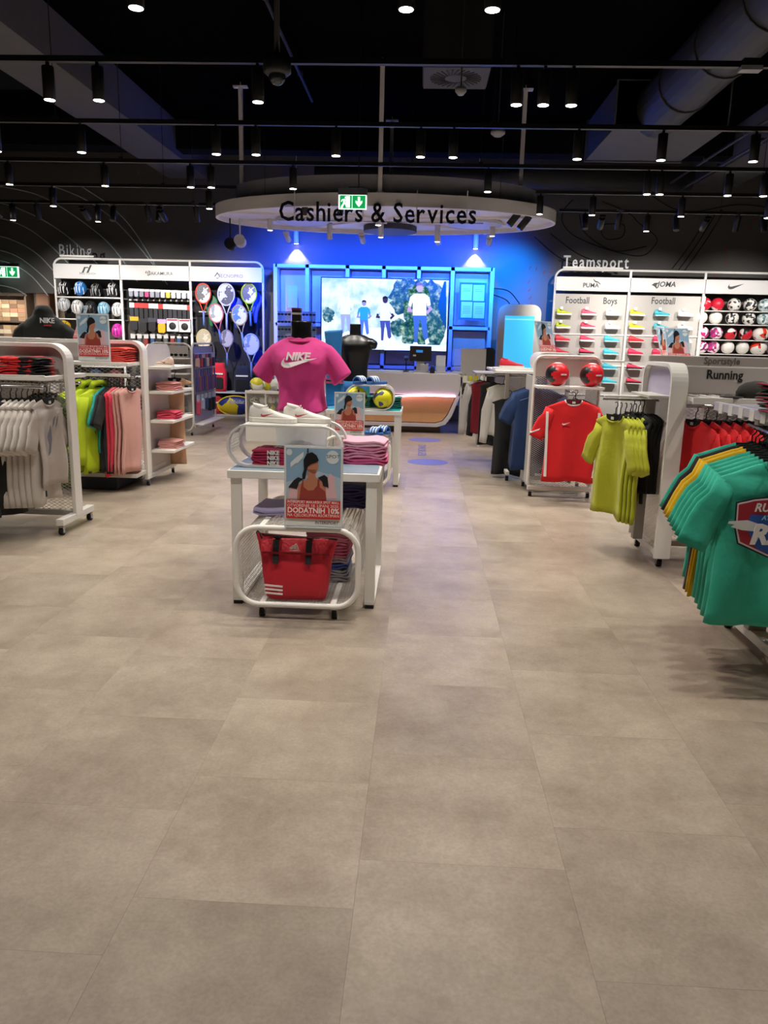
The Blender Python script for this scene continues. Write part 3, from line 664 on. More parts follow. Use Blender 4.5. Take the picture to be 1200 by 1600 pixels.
for r_, z in enumerate((.88, .66, .44, .27)):
    for k in range(4):
        bottle((.87-.135+k*.09, 13.0+.1, z), .13 if r_ < 3 else .1, .034, bc[(r_*4+k) % 16], '%s bottle from left on the %s shelf of the narrow white cabinet' % (ORD[k], ['top', 'second', 'third', 'lowest'][r_]), sq=(k+r_) % 2 == 0)
t = root('padded_panel', (1.14, 13.3, 0), 'tall black padded panel standing behind the white bottle cabinet', 'panel')
b = B(); b.poly(rrect(-.09, .09, .03, 1.44, .07), 0, .3); b.build('cushion', BLACK, t); B().bb((-.08, .02, 0), (.08, .28, .03)).build('foot', RUBBER, t)
# totem screen
t = root('info_totem', (at(812, 500, 14.2).x, 14.2, 0), 'white rounded totem with a light blue screen right of the counter', 'screen')
w = .38; b = B(); b.poly(rrect(-w, w, .02, 2.20, .16, corners=(0, 0, 1, 1)), 0, .12); b.build('housing', WHITE, t, bevel=.015)
p0, p1 = at(790, 497, 14.2), at(833, 580, 14.2)
B().bb((-w+.12, -.006, .95), (w-.12, -.001, 2.0)).build('screen_glass', M('#3fb4e6', .3, emit=1.1, var=.05), t); B().bb((-.3, -.05, 0), (.3, .25, .02)).build('base_plate', WHITE2, t)
B().bb((-w+.12, -.008, 1.93), (w-.12, -.0065, 1.95)).build('screen_line', M('#7fd0f0', .3, emit=1.1, var=0), t)
# sunglasses spinner behind the pink mannequin
p = at(464, 500, 12.4)
t = root('eyewear_spinner', (p.x, 12.4, 0), 'black column eyewear stand seen behind the mannequin neck', 'display stand')
B().cyl((0, 0, 0), (0, 0, .04), .25, 24).build('base', BLACK, t); B().bb((-.07, -.07, .04), (.07, .07, 1.98)).build('column', BLACK, t); B().bb((-.072, -.072, 1.88), (.072, .072, 1.91)).build('white_band', WHITE, t); B().bb((-.072, -.072, 1.95), (.072, .072, 1.98)).build('red_cap', M('#8c2f45', .5), t)
for sx in (-1, 1): B().bb((sx*.09, -.02, .95), (sx*.3, .01, 1.93)).build('side_panel', M('#8fb3d8', .3, alpha=.5), t)
def glasses(name, p, label, group, c='#15151a', k=1.0, par=None):
    t = root(name, p, label, 'glasses', group)
    for sx in (-1, 1):
        b = B(); b.poly([(sx*.033*k+.03*k*cos(a), .02*k*sin(a)) for a in [2*PI*q/12 for q in range(12)]], 0, .006); b.build('lens', M(c, .1, var=0), t)
        B().box((sx*.066*k, .03, .006), (.005, .08, .006)).build('temple', M(c, .4, var=0), t)
    B().box((0, .003, .005), (.02*k, .005, .006)).build('bridge', M(c, .4, var=0), t); return t
g0 = None
for r_ in range(8):
    for k in range(4):
        px_ = (-.25, -.14, .14, .25)[k]; lab = 'blue-lit sunglasses on the eyewear stand, %s row down, %s from left' % (ORD[r_], ORD[k])
        q = (p.x+px_, 12.35, 1.88-r_*.115)
        if g0 is None: g0 = glasses('sunglasses', q, lab, 'sunglasses on the black column stand', '#2a3350', .8)
        else: again(g0, q, lab)
# unseen stockroom ceiling lamp, added to brighten the dark room
t = root('stockroom_fill_lamp', (-9.0, 16.6, 2.40), 'added flat white ceiling lamp inside the stockroom, out of view', 'lamp')
B().box((0, 0, .03), (1.2, .3, .04)).build('lamp_body', WHITE, t)
sl = bpy.data.lights.new('lamp', 'AREA'); sl.energy = 45; sl.size = 1.1; sl.size_y = .28; sl.shape = 'RECTANGLE'; sl.color = (1, .9, .78)
o = bpy.data.objects.new('lamp_light', sl); COL.objects.link(o); o.parent = t
# ================================================================== GOODS
def ball_mat(c1, c2, c3=None, sc=9, th=.5, kind='cells'): return pattern(c1, c2, sc, th, .4, kind, c3)
BALLC = {}
def ball(p, r, mk, label, group, name='football'):
    if mk in BALLC:
        o = BALLC[mk].copy(); COL.objects.link(o)
    else:
        b = B(); b.smooth = True; b.ball((0, 0, 0), .11, 20, 14); o = b.build(name, mk); BALLC[mk] = o
    o.location = p; o.scale = (r/.11,)*3; o.rotation_euler = (random.random()*3, random.random()*3, random.random()*3)
    return tag(o, label, 'ball', group)
def shoe(p, L, c, sole, label, group, rz=0, tick=None, cat='shoe', name='football_boot', detail=False, lining='#d8d8d6'):
    """toe points +X in local space"""
    t = root(name, p, label, cat, group, rz)
    prof = [(-.485, .02, .22, .05), (-.465, .012, .31, .09), (-.40, .0, .345, .115), (-.25, .0, .335, .12), (-.10, .0, .285, .12), (.05, .0, .225, .13), (.20, .0, .175, .145), (.33, .0, .15, .14), (.43, .0, .125, .115), (.485, .01, .095, .075), (.50, .02, .06, .04)]
    rings = []
    for x, zb, zt, w in prof:
        R = []; zb += .05
        for q in range(14):
            a = 2*PI*q/14; ww = w*(1 if sin(a) < 0 else (.72 if x < .1 else .9))
            R.append((x*L, ww*cos(a)*L, (zb+(zt-zb)*(.5+.5*sin(a)))*L))
        rings.append(R)
    b = B(); b.smooth = True; b.loft(rings); u = b.build('upper', M(c, .55, bump=.1 if detail else 0), t, sub=1 if detail else 0)
    b = B(); n = 20; o = [(x*L, s_*w*1.06*L) for s_, rng in ((1, prof), (-1, prof[::-1])) for x, _, _, w in rng]
    b.poly(o, 0, .065*L*(1.5 if detail else 1), 'xy'); b.build('sole', M(sole, .6), t, bevel=.004 if detail else 0)
    b = B(); b.smooth = True; b.loft([[( (-.28+.13*cos(a))*L, .07*sin(a)*L, (.335-.05*cos(a)*.6+dz)*L) for a in [2*PI*q/12 for q in range(12)]] for dz in (-.05, .012)]); b.build('collar', M(lining, .8), t)
    if tick:
        for s_ in (-1, 1):
            b = B(); b.poly([(x-.20*L, z*.8+.115*L) for x, z in swoosh(.28*L)], 0, .003); o = b.build('side_stripe', M(tick, .5, var=0), t)
            o.location = (0, s_*.128*L-.0015, 0); o.rotation_euler = (-s_*.12, 0, 0)
    if detail:
        for k in range(5):
            b = B(); b.smooth = True; x = (-.10+k*.06)*L; z = (.285-k*.032)*L
            b.tube([(x, -.06*L, z-.01*L), (x+.01*L, 0, z+.012*L), (x, .06*L, z-.01*L)], .006*L, 6); b.build('lace', M('#efede8', .7), t)
        b = B(); b.smooth = True
        for s_ in (-1, 1): b.tube([(-.12*L, 0, .30*L), (-.13*L, s_*.05*L, .34*L), (-.16*L, s_*.06*L, .30*L), (-.12*L, 0, .3*L)], .006*L, 6)
        b.build('bow', M('#efede8', .7), t)
    return t
def shoe_like(o, p, label, group=None): return again(o, p, label, group)
def price_tag(par, p):
    t = B().box((0, 0, 0), (.05, .004, .05)).build('price_tag', M('#f2f2ee', .6, var=0), par); t.location = p; return t

# ================================================================== TEAMSPORT WALL UNIT
def wall_unit(name, xs, y, zt, zh0, zh1, label, low=0.0):
    t = root(name, (0, y, 0), label, 'shelving'); x0, x1 = xs[0], xs[-1]
    pts = [(x0, 0, 0)]+[(x0+.15-.15*cos(a), 0, zt-.15+.15*sin(a)) for a in [k*PI/10 for k in range(6)]]
    pts += [(x1-.15+.15*sin(a), 0, zt-.15+.15*cos(a)) for a in [k*PI/10 for k in range(6)]]+[(x1, 0, 0)]
    b = B(); b.smooth = True; b.tube(pts, .022, 8); b.build('outer_frame', WHITE, t)
    for x in xs[1:-1]: B().bb((x-.02, -.02, 0), (x+.02, .02, zt)).build('upright', WHITE, t)
    for i in range(len(xs)-1):
        B().bb((xs[i]+.005, -.06, zh0), (xs[i+1]-.005, -.03, zh1)).build('header_panel', M('#d6d4d2', .45, var=.02), t, bevel=.004)
    return t
TX = [2.43, 3.80, 5.16, 6.55]
YT = 15.0
tu = wall_unit('teamsport_wall_unit', TX, YT, 2.88, 2.50, 2.75, 'white teamsport wall unit with boots, balls and brand headers at right')
PERF = M('#b9b4ae', .55, var=.02)
for i in (0, 1):
    B().bb((TX[i]+.02, .04, .0), (TX[i+1]-.02, .07, 2.45)).build('back_panel', PERF, tu)
    for z in (1.72, 1.15, .6): B().bb((TX[i]+.02, .02, z-.012), (TX[i+1]-.02, .045, z+.012)).build('cross_bar', WHITE, tu)
B().bb((TX[2]+.02, .35, 0), (TX[3]-.02, .38, 2.45)).build('back_panel', M('#55504d', .8), tu)
B().bb((TX[2]+.02, .0, .0), (TX[2]+.05, .35, 2.45)).build('side_panel', WHITE2, tu)
DKT = M('#3f4144', .6, var=0)
def wtext(n, s, size, m, px, py, Y, par, dz=0, **k):
    p = at(px, py, Y); o = text(n, s, size, m, par, (p.x-par.location.x, p.y-par.location.y, p.z-par.location.z), **k); return o
wtext('lettering', 'Football', .17, DKT, 902, 474, YT+.035, tu, sx=.8, bold=.012)
wtext('lettering', 'Boys', .17, DKT, 953, 475, YT+.035, tu, sx=.8, bold=.012)
wtext('lettering', 'Football', .17, DKT, 1036, 475, YT+.035, tu, sx=.8, bold=.012)
wtext('brand_lettering', 'PUMA', .11, DKT, 923, 449, YT-.065, tu, bold=.02)
b = B(); p = at(928, 443, YT-.065); b.poly([(p.x+a*.16-.02, p.z+c*.12-.02) for a, c in [(0, .9), (.3, .55), (.6, .45), (1, 0), (.75, .1), (.6, .3), (.3, .35), (.1, .6)]], -.066, -.062); b.build('brand_emblem', DKT, tu)
wtext('brand_lettering', 'JOMA', .13, DKT, 1041, 448, YT-.065, tu, bold=.02, shear=.2)
b = B(); p = at(1024, 447, YT-.065); b.poly([(p.x+a, p.z+c) for a, c in [(-.07, .02), (-.02, .055), (.06, .06), (.02, .02), (.03, -.05), (-.01, -.01), (-.03, 0)]], -.066, -.062); b.build('brand_emblem', DKT, tu)
b = B(); p = at(1137, 452, YT-.065); b.poly([(p.x+x, p.z+z) for x, z in swoosh(.29)], -.066, -.062); b.build('brand_emblem', DKT, tu)
s = root('wall_lettering', (at(926, 413, YT).x, YT+.0, 2.92), 'pale standing Teamsport lettering on top of the right wall unit', 'sign')
PALE = M('#d9dcdf', .4, var=0)
letters('Teamsport', .30, PALE, s, -.54, 0, 0, depth=.03, bold=.012, sx=.74); B().bb((-.54, -.02, -.02), (.56, .02, .012)).build('base_rail', WHITE, s)
s = root('wall_lettering', (at(120, 395, YT).x, YT, 2.95), 'grey standing Biking lettering on top of the left wall unit', 'sign')
letters('Biking', .30, M('#8d9094', .4, var=0), s, -.33, 0, 0, depth=.03, bold=.006, sx=.74); B().bb((-.33, -.02, -.02), (.33, .02, .012)).build('base_rail', WHITE, s)
# boots on small ledges
colsB = [(881, ['#c9d61e', '#c9d61e', '#e03a4c', '#d8304a']), (920, ['#ef5a78', '#e5375c', '#e5375c', '#d82c50']), (958, ['#eef0f0', '#eef0f0', '#49c0cf', '#49c0cf', '#3cb0c2', '#49c0cf']),
         (996, ['#d8d32a', '#dccf2c', '#e2303c', '#e22f5c', '#e2305a', '#d82c50']), (1034, ['#49c0cf', '#49c0cf', '#e8386c', '#e22f5c']), (1071, ['#f0f0ee', '#f0f0ee', '#e8e8e4', '#e8e8e4'])]
rowsB = [486, 507, 527, 547, 570, 592]
bp = {}
cn = ['first', 'second', 'third', 'fourth', 'fifth', 'sixth']
cname = {'#c9d61e': 'lime', '#e03a4c': 'red', '#d8304a': 'dark red', '#ef5a78': 'pink', '#e5375c': 'crimson', '#d82c50': 'crimson and black', '#eef0f0': 'white', '#49c0cf': 'turquoise', '#3cb0c2': 'teal', '#d8d32a': 'yellow', '#dccf2c': 'yellow', '#e2303c': 'red and white', '#e22f5c': 'pink', '#e2305a': 'pink and black', '#e8386c': 'bright pink', '#f0f0ee': 'white', '#e8e8e4': 'off-white'}
for ci, (cx, L_) in enumerate(colsB):
    for ri, c in enumerate(L_):
        px = cx-ri*1.3; py = rowsB[ri]+(cx-880)*.012
        p = at(px, py+5, YT-.06)
        B().box((p.x, -.05, p.z-.008), (.26, .17, .012)).build('boot_ledge', WHITE, tu)
        q = (p.x, YT-.06, p.z); lab = '%s football boot on the grey panel, %s column, %s from top' % (cname[c], cn[ci], cn[ri])
        if c in bp:
            o = shoe_like(bp[c], q, lab)
            for ch in list(o.children):
                if ch.name.startswith('price_tag'): bpy.data.objects.remove(ch)
        else: o = bp[c] = shoe(q, .29, c, '#e9e9e6' if ri < 2 else '#1c1c20' if c in ('#d82c50', '#e2305a') else c, lab, 'football boots on the wall panel', lining='#1b1b1f' if c in ('#d82c50', '#e2305a') else c)
        if ri < 2: price_tag(o, (-.06, -.08, .11))
# ball shelves
W1, W2 = '#e9e7e0', '#2a2a2e'
BT = {'r': ball_mat('#d3203a', '#f0eeee', '#e5486a', 7, .75), 'w': ball_mat('#efece4', '#2b2b30', None, 26, .72), 'p': ball_mat('#efece4', '#e7e3da', None, 6, .6), 'm': ball_mat('#ece6e4', '#d12c86', '#8a2a66', 20, .5),
      'b': ball_mat('#d01f30', '#111114', '#e4e0dc', 7, .55), 'o': ball_mat('#e9e4dc', '#e23b22', '#3a2426', 7, .6), 'g': ball_mat('#b9c9c9', '#54727a', '#e6efee', 24, .5),
      'y': ball_mat('#ddd81e', '#3c4a63', '#e8e337', 20, .6), 'h': ball_mat('#d8cf2a', '#4c5a72', '#e9e9e2', 9, .4), 'k': ball_mat('#d6d4d0', '#45444a', '#b8b4b0', 9, .45)}
BN = {'r': 'red and white', 'w': 'white with black flecks', 'p': 'plain white', 'm': 'pink, purple and white', 'b': 'red and black', 'o': 'white, orange and black', 'g': 'pale blue-grey'}
bx = [[1101, 1121, 1147, 1172, 1195], [1095, 1118, 1144, 1170, 1193], [1097, 1119, 1141, 1165, 1186], [1096, 1114, 1137, 1160, 1182]]
by = [475, 496, 520, 542]; bk = ['rrwwg', 'ppwwg', 'mmbbo', 'mmppo']
for ri in range(4):
    z0 = at(1140, by[ri]+11, YT+.05).z
    B().bb((TX[2]+.05, -.05, z0-.015), (TX[3]-.02, .33, z0)).build('ball_shelf', WHITE, tu)
    for k in range(5):
        p = at(bx[ri][k], by[ri], YT+.1); ball((p.x, YT+.1, z0+.118), .118, BT[bk[ri][k]], '%s football, %s from left on the %s ball shelf' % (BN[bk[ri][k]], cn[k], ['top', 'second', 'third', 'lowest'][ri]), 'footballs on the right wall shelves')
    ball((6.35, YT+.1, z0+.118), .118, BT[bk[ri][4]], 'football at the right end of the %s ball shelf, beyond the frame' % ['top', 'second', 'third', 'lowest'][ri], 'footballs on the right wall shelves')

# ================================================================== BIKING WALL UNIT
BX = [-7.07, -5.78, -4.44, -3.05]
bu = wall_unit('biking_wall_unit', BX, YT, 2.90, 2.53, 2.80, 'white biking wall unit with helmets, accessories and rackets at left')
DKB = M('#1b1b1f', .8, var=.1)
B().bb((BX[0]+.02, .38, 0), (BX[2], .41, 2.35)).build('back_panel', M('#5a5650', .8), bu)
B().bb((BX[0]+.02, .36, 1.9), (BX[3], .375, 2.36)).build('back_panel', DKB, bu)
B().bb((BX[2], .38, 0), (BX[3]-.02, .41, 2.4)).build('back_panel', M('#23242c', .8), bu)
z1 = at(140, 464, YT).z; z2 = at(140, 494, YT).z-.05; z3 = at(140, 528, YT).z-.03
for z in (z1, z2, z3, .9): B().bb((BX[0]+.02, -.03, z-.02), (BX[1]-.02, .36, z)).build('shelf', WHITE, bu)
for z in (2.18, 1.86, 1.52): B().bb((BX[1]+.02, .3, z-.015), (BX[2]-.02, .36, z+.015)).build('hook_rail', WHITE2, bu)
for z in (.47, .03): B().bb((BX[0]+.02, -.03, z-.03), (BX[3]-.02, .36, z)).build('shelf', M('#c3c3d0', .5), bu)
for x in (-4.1, -3.5): B().box((x, .2, 1.98), (.5, .02, .02)).build('hook_rail', WHITE2, bu)
wtext('brand_lettering', 'PRO TOUCH', .055, M('#8a8a8c', .6, var=0), 137, 429, YT-.065, bu, bold=.01)
p = at(137, 421, YT)
b = B()
for pts in ([(-.07, -.05), (-.03, .03), (.03, .03), (.035, .015), (-.01, .015), (-.045, -.05)], [(0, -.05), (.06, .06), (.085, .06), (.03, -.05)]): b.poly([(p.x+x*1.3, p.z+z*1.3) for x, z in pts], -.066, -.062)
b.build('brand_emblem', DKT, bu)
wtext('brand_lettering', 'NAKAMURA', .09, M('#6a6a6c', .6, var=0), 250, 430, YT-.065, bu, bold=.005)
p = at(233, 427, YT); b = B()
for a in (0, 2.1, 4.2): b.poly([(p.x+.05*cos(a+q)*k_, p.z+.05*sin(a+q)*k_) for q, k_ in ((0, 1), (.8, 1), (1.4, .9), (1.0, .6), (.5, .7))], -.066, -.062)
b.build('brand_emblem', DKT, bu)
wtext('brand_lettering', 'TECNOPRO', .09, M('#8a8a90', .6, var=0), 360, 434, YT-.065, bu, bold=.005)
p = at(341, 431, YT); b = B(); b.poly([(p.x+x, p.z+z) for x, z in ((-.06, -.02), (0, .06), (.06, -.02), (.045, -.02), (0, .035), (-.045, -.02))], -.066, -.062); b.poly([(p.x+x, p.z+z) for x, z in ((-.03, -.035), (0, -.06), (.03, -.035), (0, -.045))], -.066, -.062); b.build('brand_emblem', DKT, bu)
def helmet(p, c, dark, label, s=1.0, rz=0):
    t = root('bike_helmet', p, label, 'helmet', 'bicycle helmets on the left wall shelves', rz); b = B(); b.smooth = True; K, n = 9, 16; P = []
    for i in range(K+1):
        a = PI/2*i/K; P.append([(.115*s*cos(a)*sin(2*PI*q/n), .145*s*cos(a)*cos(2*PI*q/n)-.01*sin(a), (-.02+.15*sin(a)*(1+.1*cos(2*PI*q/n)))*s) for q in range(n)])
    b.loft(P, cap=False); b.build('shell', M(c, .3, var=0), t)
    for k in range(7):
        x = (-3+k)*.028*s
        for (y0, y1, z) in ((-.13, -.03, .07), (-.02, .07, .13)):
            w_ = .009*s*(1.5-abs(k-3)*.2); zz = [z*s*math.sqrt(max(.05, 1-(x/.115/s)**2))*(1.0) for _ in range(1)][0]
            R = []
            for f in (0, .33, .66, 1):
                y = (y0+(y1-y0)*f)*s; r2 = 1-(x/(.115*s))**2-(y/(.147*s))**2
                if r2 < .02: r2 = .02
                z_ = (-.02+.15*math.sqrt(r2))*s+.004; ww = w_*(1-.6*abs(2*f-1))
                R.append([(x-ww, y-.003, z_-.006), (x+ww, y-.003, z_-.006), (x+ww, y-.003, z_+.003), (x-ww, y-.003, z_+.003)])
            if (k % 2 == 0) == (y0 < -.1) or k in (2, 4): v = B().loft(R).build('vent', M(dark, .6, var=0), t)
    b = B(); b.smooth = True; b.tube([(-.1*s, 0, 0), (-.06*s, -.02, -.07*s), (0, -.03, -.09*s), (.06*s, -.02, -.07*s), (.1*s, 0, 0)], .005, 6); b.build('chin_strap', BLACK, t)
    return t
HL = [(101, 449, '#1a1a1c', '#e6e6e4', 'black and white'), (126, 449, '#2f7fd0', '#f2f2f2', 'blue and white'), (151, 452, '#161618', '#8a8a88', 'black'), (177, 451, '#1d1d20', '#dadada', 'black with white stripes'),
      (100, 474, '#cfd0d2', '#8c8c90', 'silver grey'), (121, 478, '#ecebe9', '#77777a', 'white'), (142, 480, '#18181a', '#333', 'matt black'), (162, 481, '#8fb8cf', '#3b6a86', 'light blue'), (184, 482, '#efeeec', '#6c6c70', 'white vented'),
      (101, 510, '#efc416', '#3a3108', 'yellow'), (184, 515, '#e83bb4', '#8a1668', 'magenta'), (160, 514, '#26262a', '#777', 'dark grey')]
for i, (px, py, c, d, nm) in enumerate(HL):
    p = at(px, py, YT+.05); row = ['top', 'second', 'third'][0 if i < 4 else 1 if i < 9 else 2]
    z = {'top': z1, 'second': z2, 'third': z3}[row]
    t = helmet((p.x, YT+.05, p.z-.02), c, d.replace('#333', '#333333').replace('#777', '#777777'), '%s bicycle helmet on the %s shelf of the biking unit' % (nm, row), 1.0)
    t.rotation_euler = (math.radians(58), 0, 0)
    B().cyl((0, 0, -.12), (0, 0, .02), .05, 12).build('helmet_stand', DKB, t)
# hanging packets of the middle bay
def packet(p, w_, h, c, c2, label, group, name='accessory_packet'):
    t = root(name, p, label, 'packet', group)
    B().box((0, 0, -h*.15), (w_, .012, h*.3)).build('card', M(c, .5, var=0), t)
    b = B(); b.poly(rrect(-w_*.42, w_*.42, -h, -h*.3, w_*.2, 3), -.03, .02); b.build('goods', M(c2, .6), t, bevel=.006)
    b = B(); b.cyl((0, -.02, 0), (0, .28, .0), .003, 6); b.build('hook', CHROME, t); return t
random.seed(11)
rows = [(455, 205, 296, 12, .15, ['#e4e4e6', '#dcdce6', '#e9e6ee'], ['#c9cbd2', '#d84a8a', '#d8c84a', '#aab', '#8f92a0', '#d9d9dc'], 'top'), (477, 206, 296, 13, .30, ['#e9e7e2', '#efeeea', '#c9302e'], ['#18181c', '#2a2a30', '#1c1c22', '#dddcd8', '#242430'], 'second')]
for py, xa, xb, n, h, cs, gs, rn in rows:
    for k in range(n):
        p = at(xa+(xb-xa)*k/(n-1), py+k*.35, YT+.08); c = random.choice(cs); g = random.choice(gs); g = '#aaaabb' if g == '#aab' else g
        packet((p.x, YT+.08, p.z+.05), .095, h, c, g, 'small hanging accessory packet, %s from left in the %s row of the biking unit' % (ORD[k], rn), 'hanging packets in the biking unit')
for k, (px, py, c, c2, nm) in enumerate([(210, 503, '#caa81a', '#1b1b20', 'black and yellow'), (224, 506, '#222226', '#18181b', 'black'), (238, 505, '#3a3a48', '#141418', 'dark'), (253, 507, '#b9a0c8', '#e5ac1a', 'yellow'), (272, 508, '#c9a0b4', '#e6e6e6', 'white boxed'), (291, 509, '#c9a0b4', '#e6e6e6', 'white boxed black-helmet')]):
    p = at(px, py, YT+.02); lab = '%s package, %s from left in the bottom row of the middle biking bay' % (nm, ORD[k])
    if k < 4: packet((p.x, YT+.02, p.z+.1), .17, .26, c, c2, lab, 'packages in the middle biking bay')
    else:
        t = root('helmet_box', (p.x, YT+.02, p.z), lab, 'box', 'packages in the middle biking bay')
        B().box((0, 0, 0), (.22, .2, .24)).build('carton', M('#dedddb', .6), t); b = B(); b.smooth = True; b.ball((0, -.1, -.02), .07, 12, 8, sy=.15); b.build('printed_helmet', BLACK, t)
        B().box((0, -.102, .095), (.2, .002, .03)).build('printed_band', M('#b03a5c', .6), t)
for k in range(9):
    p = at(208+k*10.3, 530, YT+.06); packet((p.x, YT+.06, p.z+.1), .09, .28, '#c8c6c4', ['#1b1b1e', '#5a5a5c', '#8b2f2f', '#2f4f7f'][k % 4], 'low hanging packet, %s from left, lowest row of the middle biking bay' % ORD[k], 'low packets in the middle biking bay')
# rackets
def racket(p, c, face, label, s=1.0, rz=0, bag=None):
    t = root('tennis_racket', p, label, 'racket', 'rackets hanging in the biking unit'); t.rotation_euler = (0, rz, 0)
    s *= 1.22; rx, rz_ = .118*s, .15*s
    hd = [(rx*cos(a), 0, rz_*sin(a)-rz_) for a in [2*PI*k/28 for k in range(28)]]
    b = B(); b.smooth = True; b.tube(hd, .011*s, 8, closed=True); b.build('head_frame', M(c, .3, var=0), t)
    b = B(); b.poly([(x*.92, (z+rz_)*.92-rz_) for x, _, z in hd], -.002, .002); b.build('cover_card', face, t)
    zb = -2*rz_
    b = B(); b.smooth = True
    for s_ in (-1, 1): b.tube([(s_*rx*.62, 0, zb+.04*s), (s_*.03*s, 0, zb-.06*s), (s_*.012*s, 0, zb-.12*s)], .009*s, 8)
    b.build('throat', M(c, .3, var=0), t)
    b = B(); b.smooth = True; b.cyl((0, 0, zb-.11*s), (0, 0, zb-.34*s), .016*s, 10); b.build('grip', M('#a9b4e0' if bag is None else bag, .6), t)
    b = B()
    for k in range(9):
        x = (-4+k)*.022*s; hh = rz_*.9*math.sqrt(max(0, 1-(x/rx)**2)); b.box((x, -.004, -rz_), (.0015, .001, 2*hh))
    for k in range(11):
        z = (-5+k)*.024*s; ww = rx*.9*math.sqrt(max(0, 1-(z/rz_)**2)); b.box((0, -.004, z-rz_), (2*ww, .001, .0015))
    b.build('strings', M('#dddddd', .5, var=0), t, kind='stuff')
    return t
FW = lambda a, b_, th=.5, sc=7: pattern(a, b_, sc, th, .4, 'noise')
RK = [(317, 443, '#d8452f', FW('#e9e9ec', '#303340'), 'red framed', 1.0, 0, '#6f86d8'), (353, 443, '#d9dcec', FW('#23284a', '#cfd4ee', .55), 'white framed', 1.1, 0, None), (388, 443, '#b5d42a', FW('#e6e8f0', '#2a3350', .5), 'lime framed', 1.0, -.05, '#5f8fe8'),
      (335, 475, '#c96a7a', FW('#e6dfe6', '#8f9aa8', .6), 'pink framed', .95, -.16, '#5a78e0'), (372, 477, '#b9a77a', FW('#e6ecf6', '#3f7fd0', .55), 'golden framed', 1.0, -.12, '#7fa0e8')]
for i, (px, py, c, f, nm, s_, rz_, bg) in enumerate(RK):
    p = at(px, py, YT+.05 if i < 3 else YT-.02); racket((p.x, p.y, p.z), c, f, '%s tennis racket hanging in the %s row of the racket bay' % (nm, 'upper' if i < 3 else 'second'), s_, rz_, bg)
RC2 = [(318, 515, '#c9b98a', FW('#d9cfb8', '#b6a98c'), 'beige covered', .95), (354, 516, '#8d86a8', FW('#b3b0d0', '#5a5a7c', .6), 'grey round-headed', .85), (392, 522, '#9fb4e8', FW('#c3d2f6', '#6f8fd8', .6), 'pale blue covered', 1.05)]
for i, (px, py, c, f, nm, s_) in enumerate(RC2):
    p = at(px, py, YT-.02); racket((p.x, p.y, p.z), c, f, '%s racket hanging in the lowest row of the racket bay' % nm, s_, 0, '#6f86d8')
for i, (px, py, c, nm) in enumerate([(330, 475, '#2c7a4e', 'green'), (369, 478, '#2450c8', 'blue'), (399, 470, '#1f49b8', 'bright blue'), (404, 560, '#1a2f8c', 'dark blue')]):
    p = at(px, py, YT+.2); t = root('racket_bag', p, '%s racket cover hanging behind the rackets' % nm, 'racket cover', 'covers behind the rackets')
    b = B(); b.smooth = True; o = [(.14*cos(a), .17*sin(a)) for a in [PI*k/8 for k in range(9)]]+[(-.06, -.2), (-.03, -.42), (.03, -.42), (.06, -.2)]; b.poly(o, -.03, .03); b.build('cover', M(c, .5), t, bevel=.015)
    b = B(); b.tube([(-.02, 0, .16), (0, 0, .22), (.02, 0, .16)], .005, 6); b.build('loop', BLACK, t)
# bags on lower shelves
def backpack(p, c, c2, label, w=.32, h=.45, d=.2, rz=0):
    t = root('backpack', p, label, 'bag', None, rz); rings = []
    for k in range(9):
        f = k/8; ww = w/2*(.92+.1*sin(PI*f))*(1 if f < .85 else .8); dd = d/2*(1-.25*f)
        rings.append([(ww*abs(cos(a))**.6*(1 if cos(a) > 0 else -1), dd*abs(sin(a))**.6*(1 if sin(a) > 0 else -1), f*h) for a in [2*PI*q/16+.2 for q in range(16)]])
    b = B(); b.smooth = True; b.loft(rings); b.build('bag_body', cloth(c), t)
    b = B(); b.poly(rrect(-w*.36, w*.36, .04, h*.5, .05, 4), -d*.52, -d*.3); b.build('front_pocket', cloth(c2), t, bevel=.012)
    B().box((0, -d*.47, h*.62), (w*.7, .01, .03)).build('stripe', M('#e8e4e2', .6), t)
    b = B(); b.smooth = True; b.tube([(-.04, 0, h), (-.03, 0, h+.05), (.03, 0, h+.05), (.04, 0, h)], .008, 6); b.build('handle', BLACK, t); return t
p = at(340, 603, YT+.05); backpack((p.x, YT+.08, .47), '#d42136', '#1a1a20', 'red backpack with black front pocket on the shelf under the rackets', .36, .55)
p = at(378, 603, YT); backpack((p.x, YT+.1, .47), '#1a2340', '#10131f', 'navy backpack with yellow label on the shelf under the rackets', .34, .5)
p = at(384, 595, YT)
p = at(336, 640, YT); backpack((p.x, YT+.1, .03), '#a81d2e', '#b52636', 'dark red sports bag on the lowest shelf under the rackets', .3, .36)
p = at(368, 632, YT-.02); t = root('racket_bag', (p.x, YT+.02, .2), 'large oval blue and yellow racket bag on the lowest shelf', 'bag')
b = B(); b.smooth = True; b.ball((0, 0, 0), .36, 24, 10, sy=.3, sz=.5); b.build('bag_body', pattern('#1d2a78', '#d8c022', 3, .72, .5, 'cells'), t)
b = B(); b.smooth = True; b.tube([(.36*cos(a), -.02, .19*sin(a)) for a in [2*PI*k/30 for k in range(30)]], .014, 6, closed=True); b.build('yellow_piping', M('#dcc41f', .5), t)
text('brand_lettering', 'Babolat', .1, M('#c8ccd8', .6, var=0), t, (.03, -.105, .05), bold=.02, shear=.2)
for i, (x, c) in enumerate(((-6.8, '#26262a'), (-6.4, '#30445c'), (-6.0, '#5c2a2a'), (-5.5, '#222226'), (-5.0, '#3a3a3e'), (-4.7, '#283040'))):
    backpack((x, YT+.1, .47), c, '#151518', 'dark bag on the low shelf of the biking unit, %s from left, hidden by racks' % ORD[i], .26, .4)
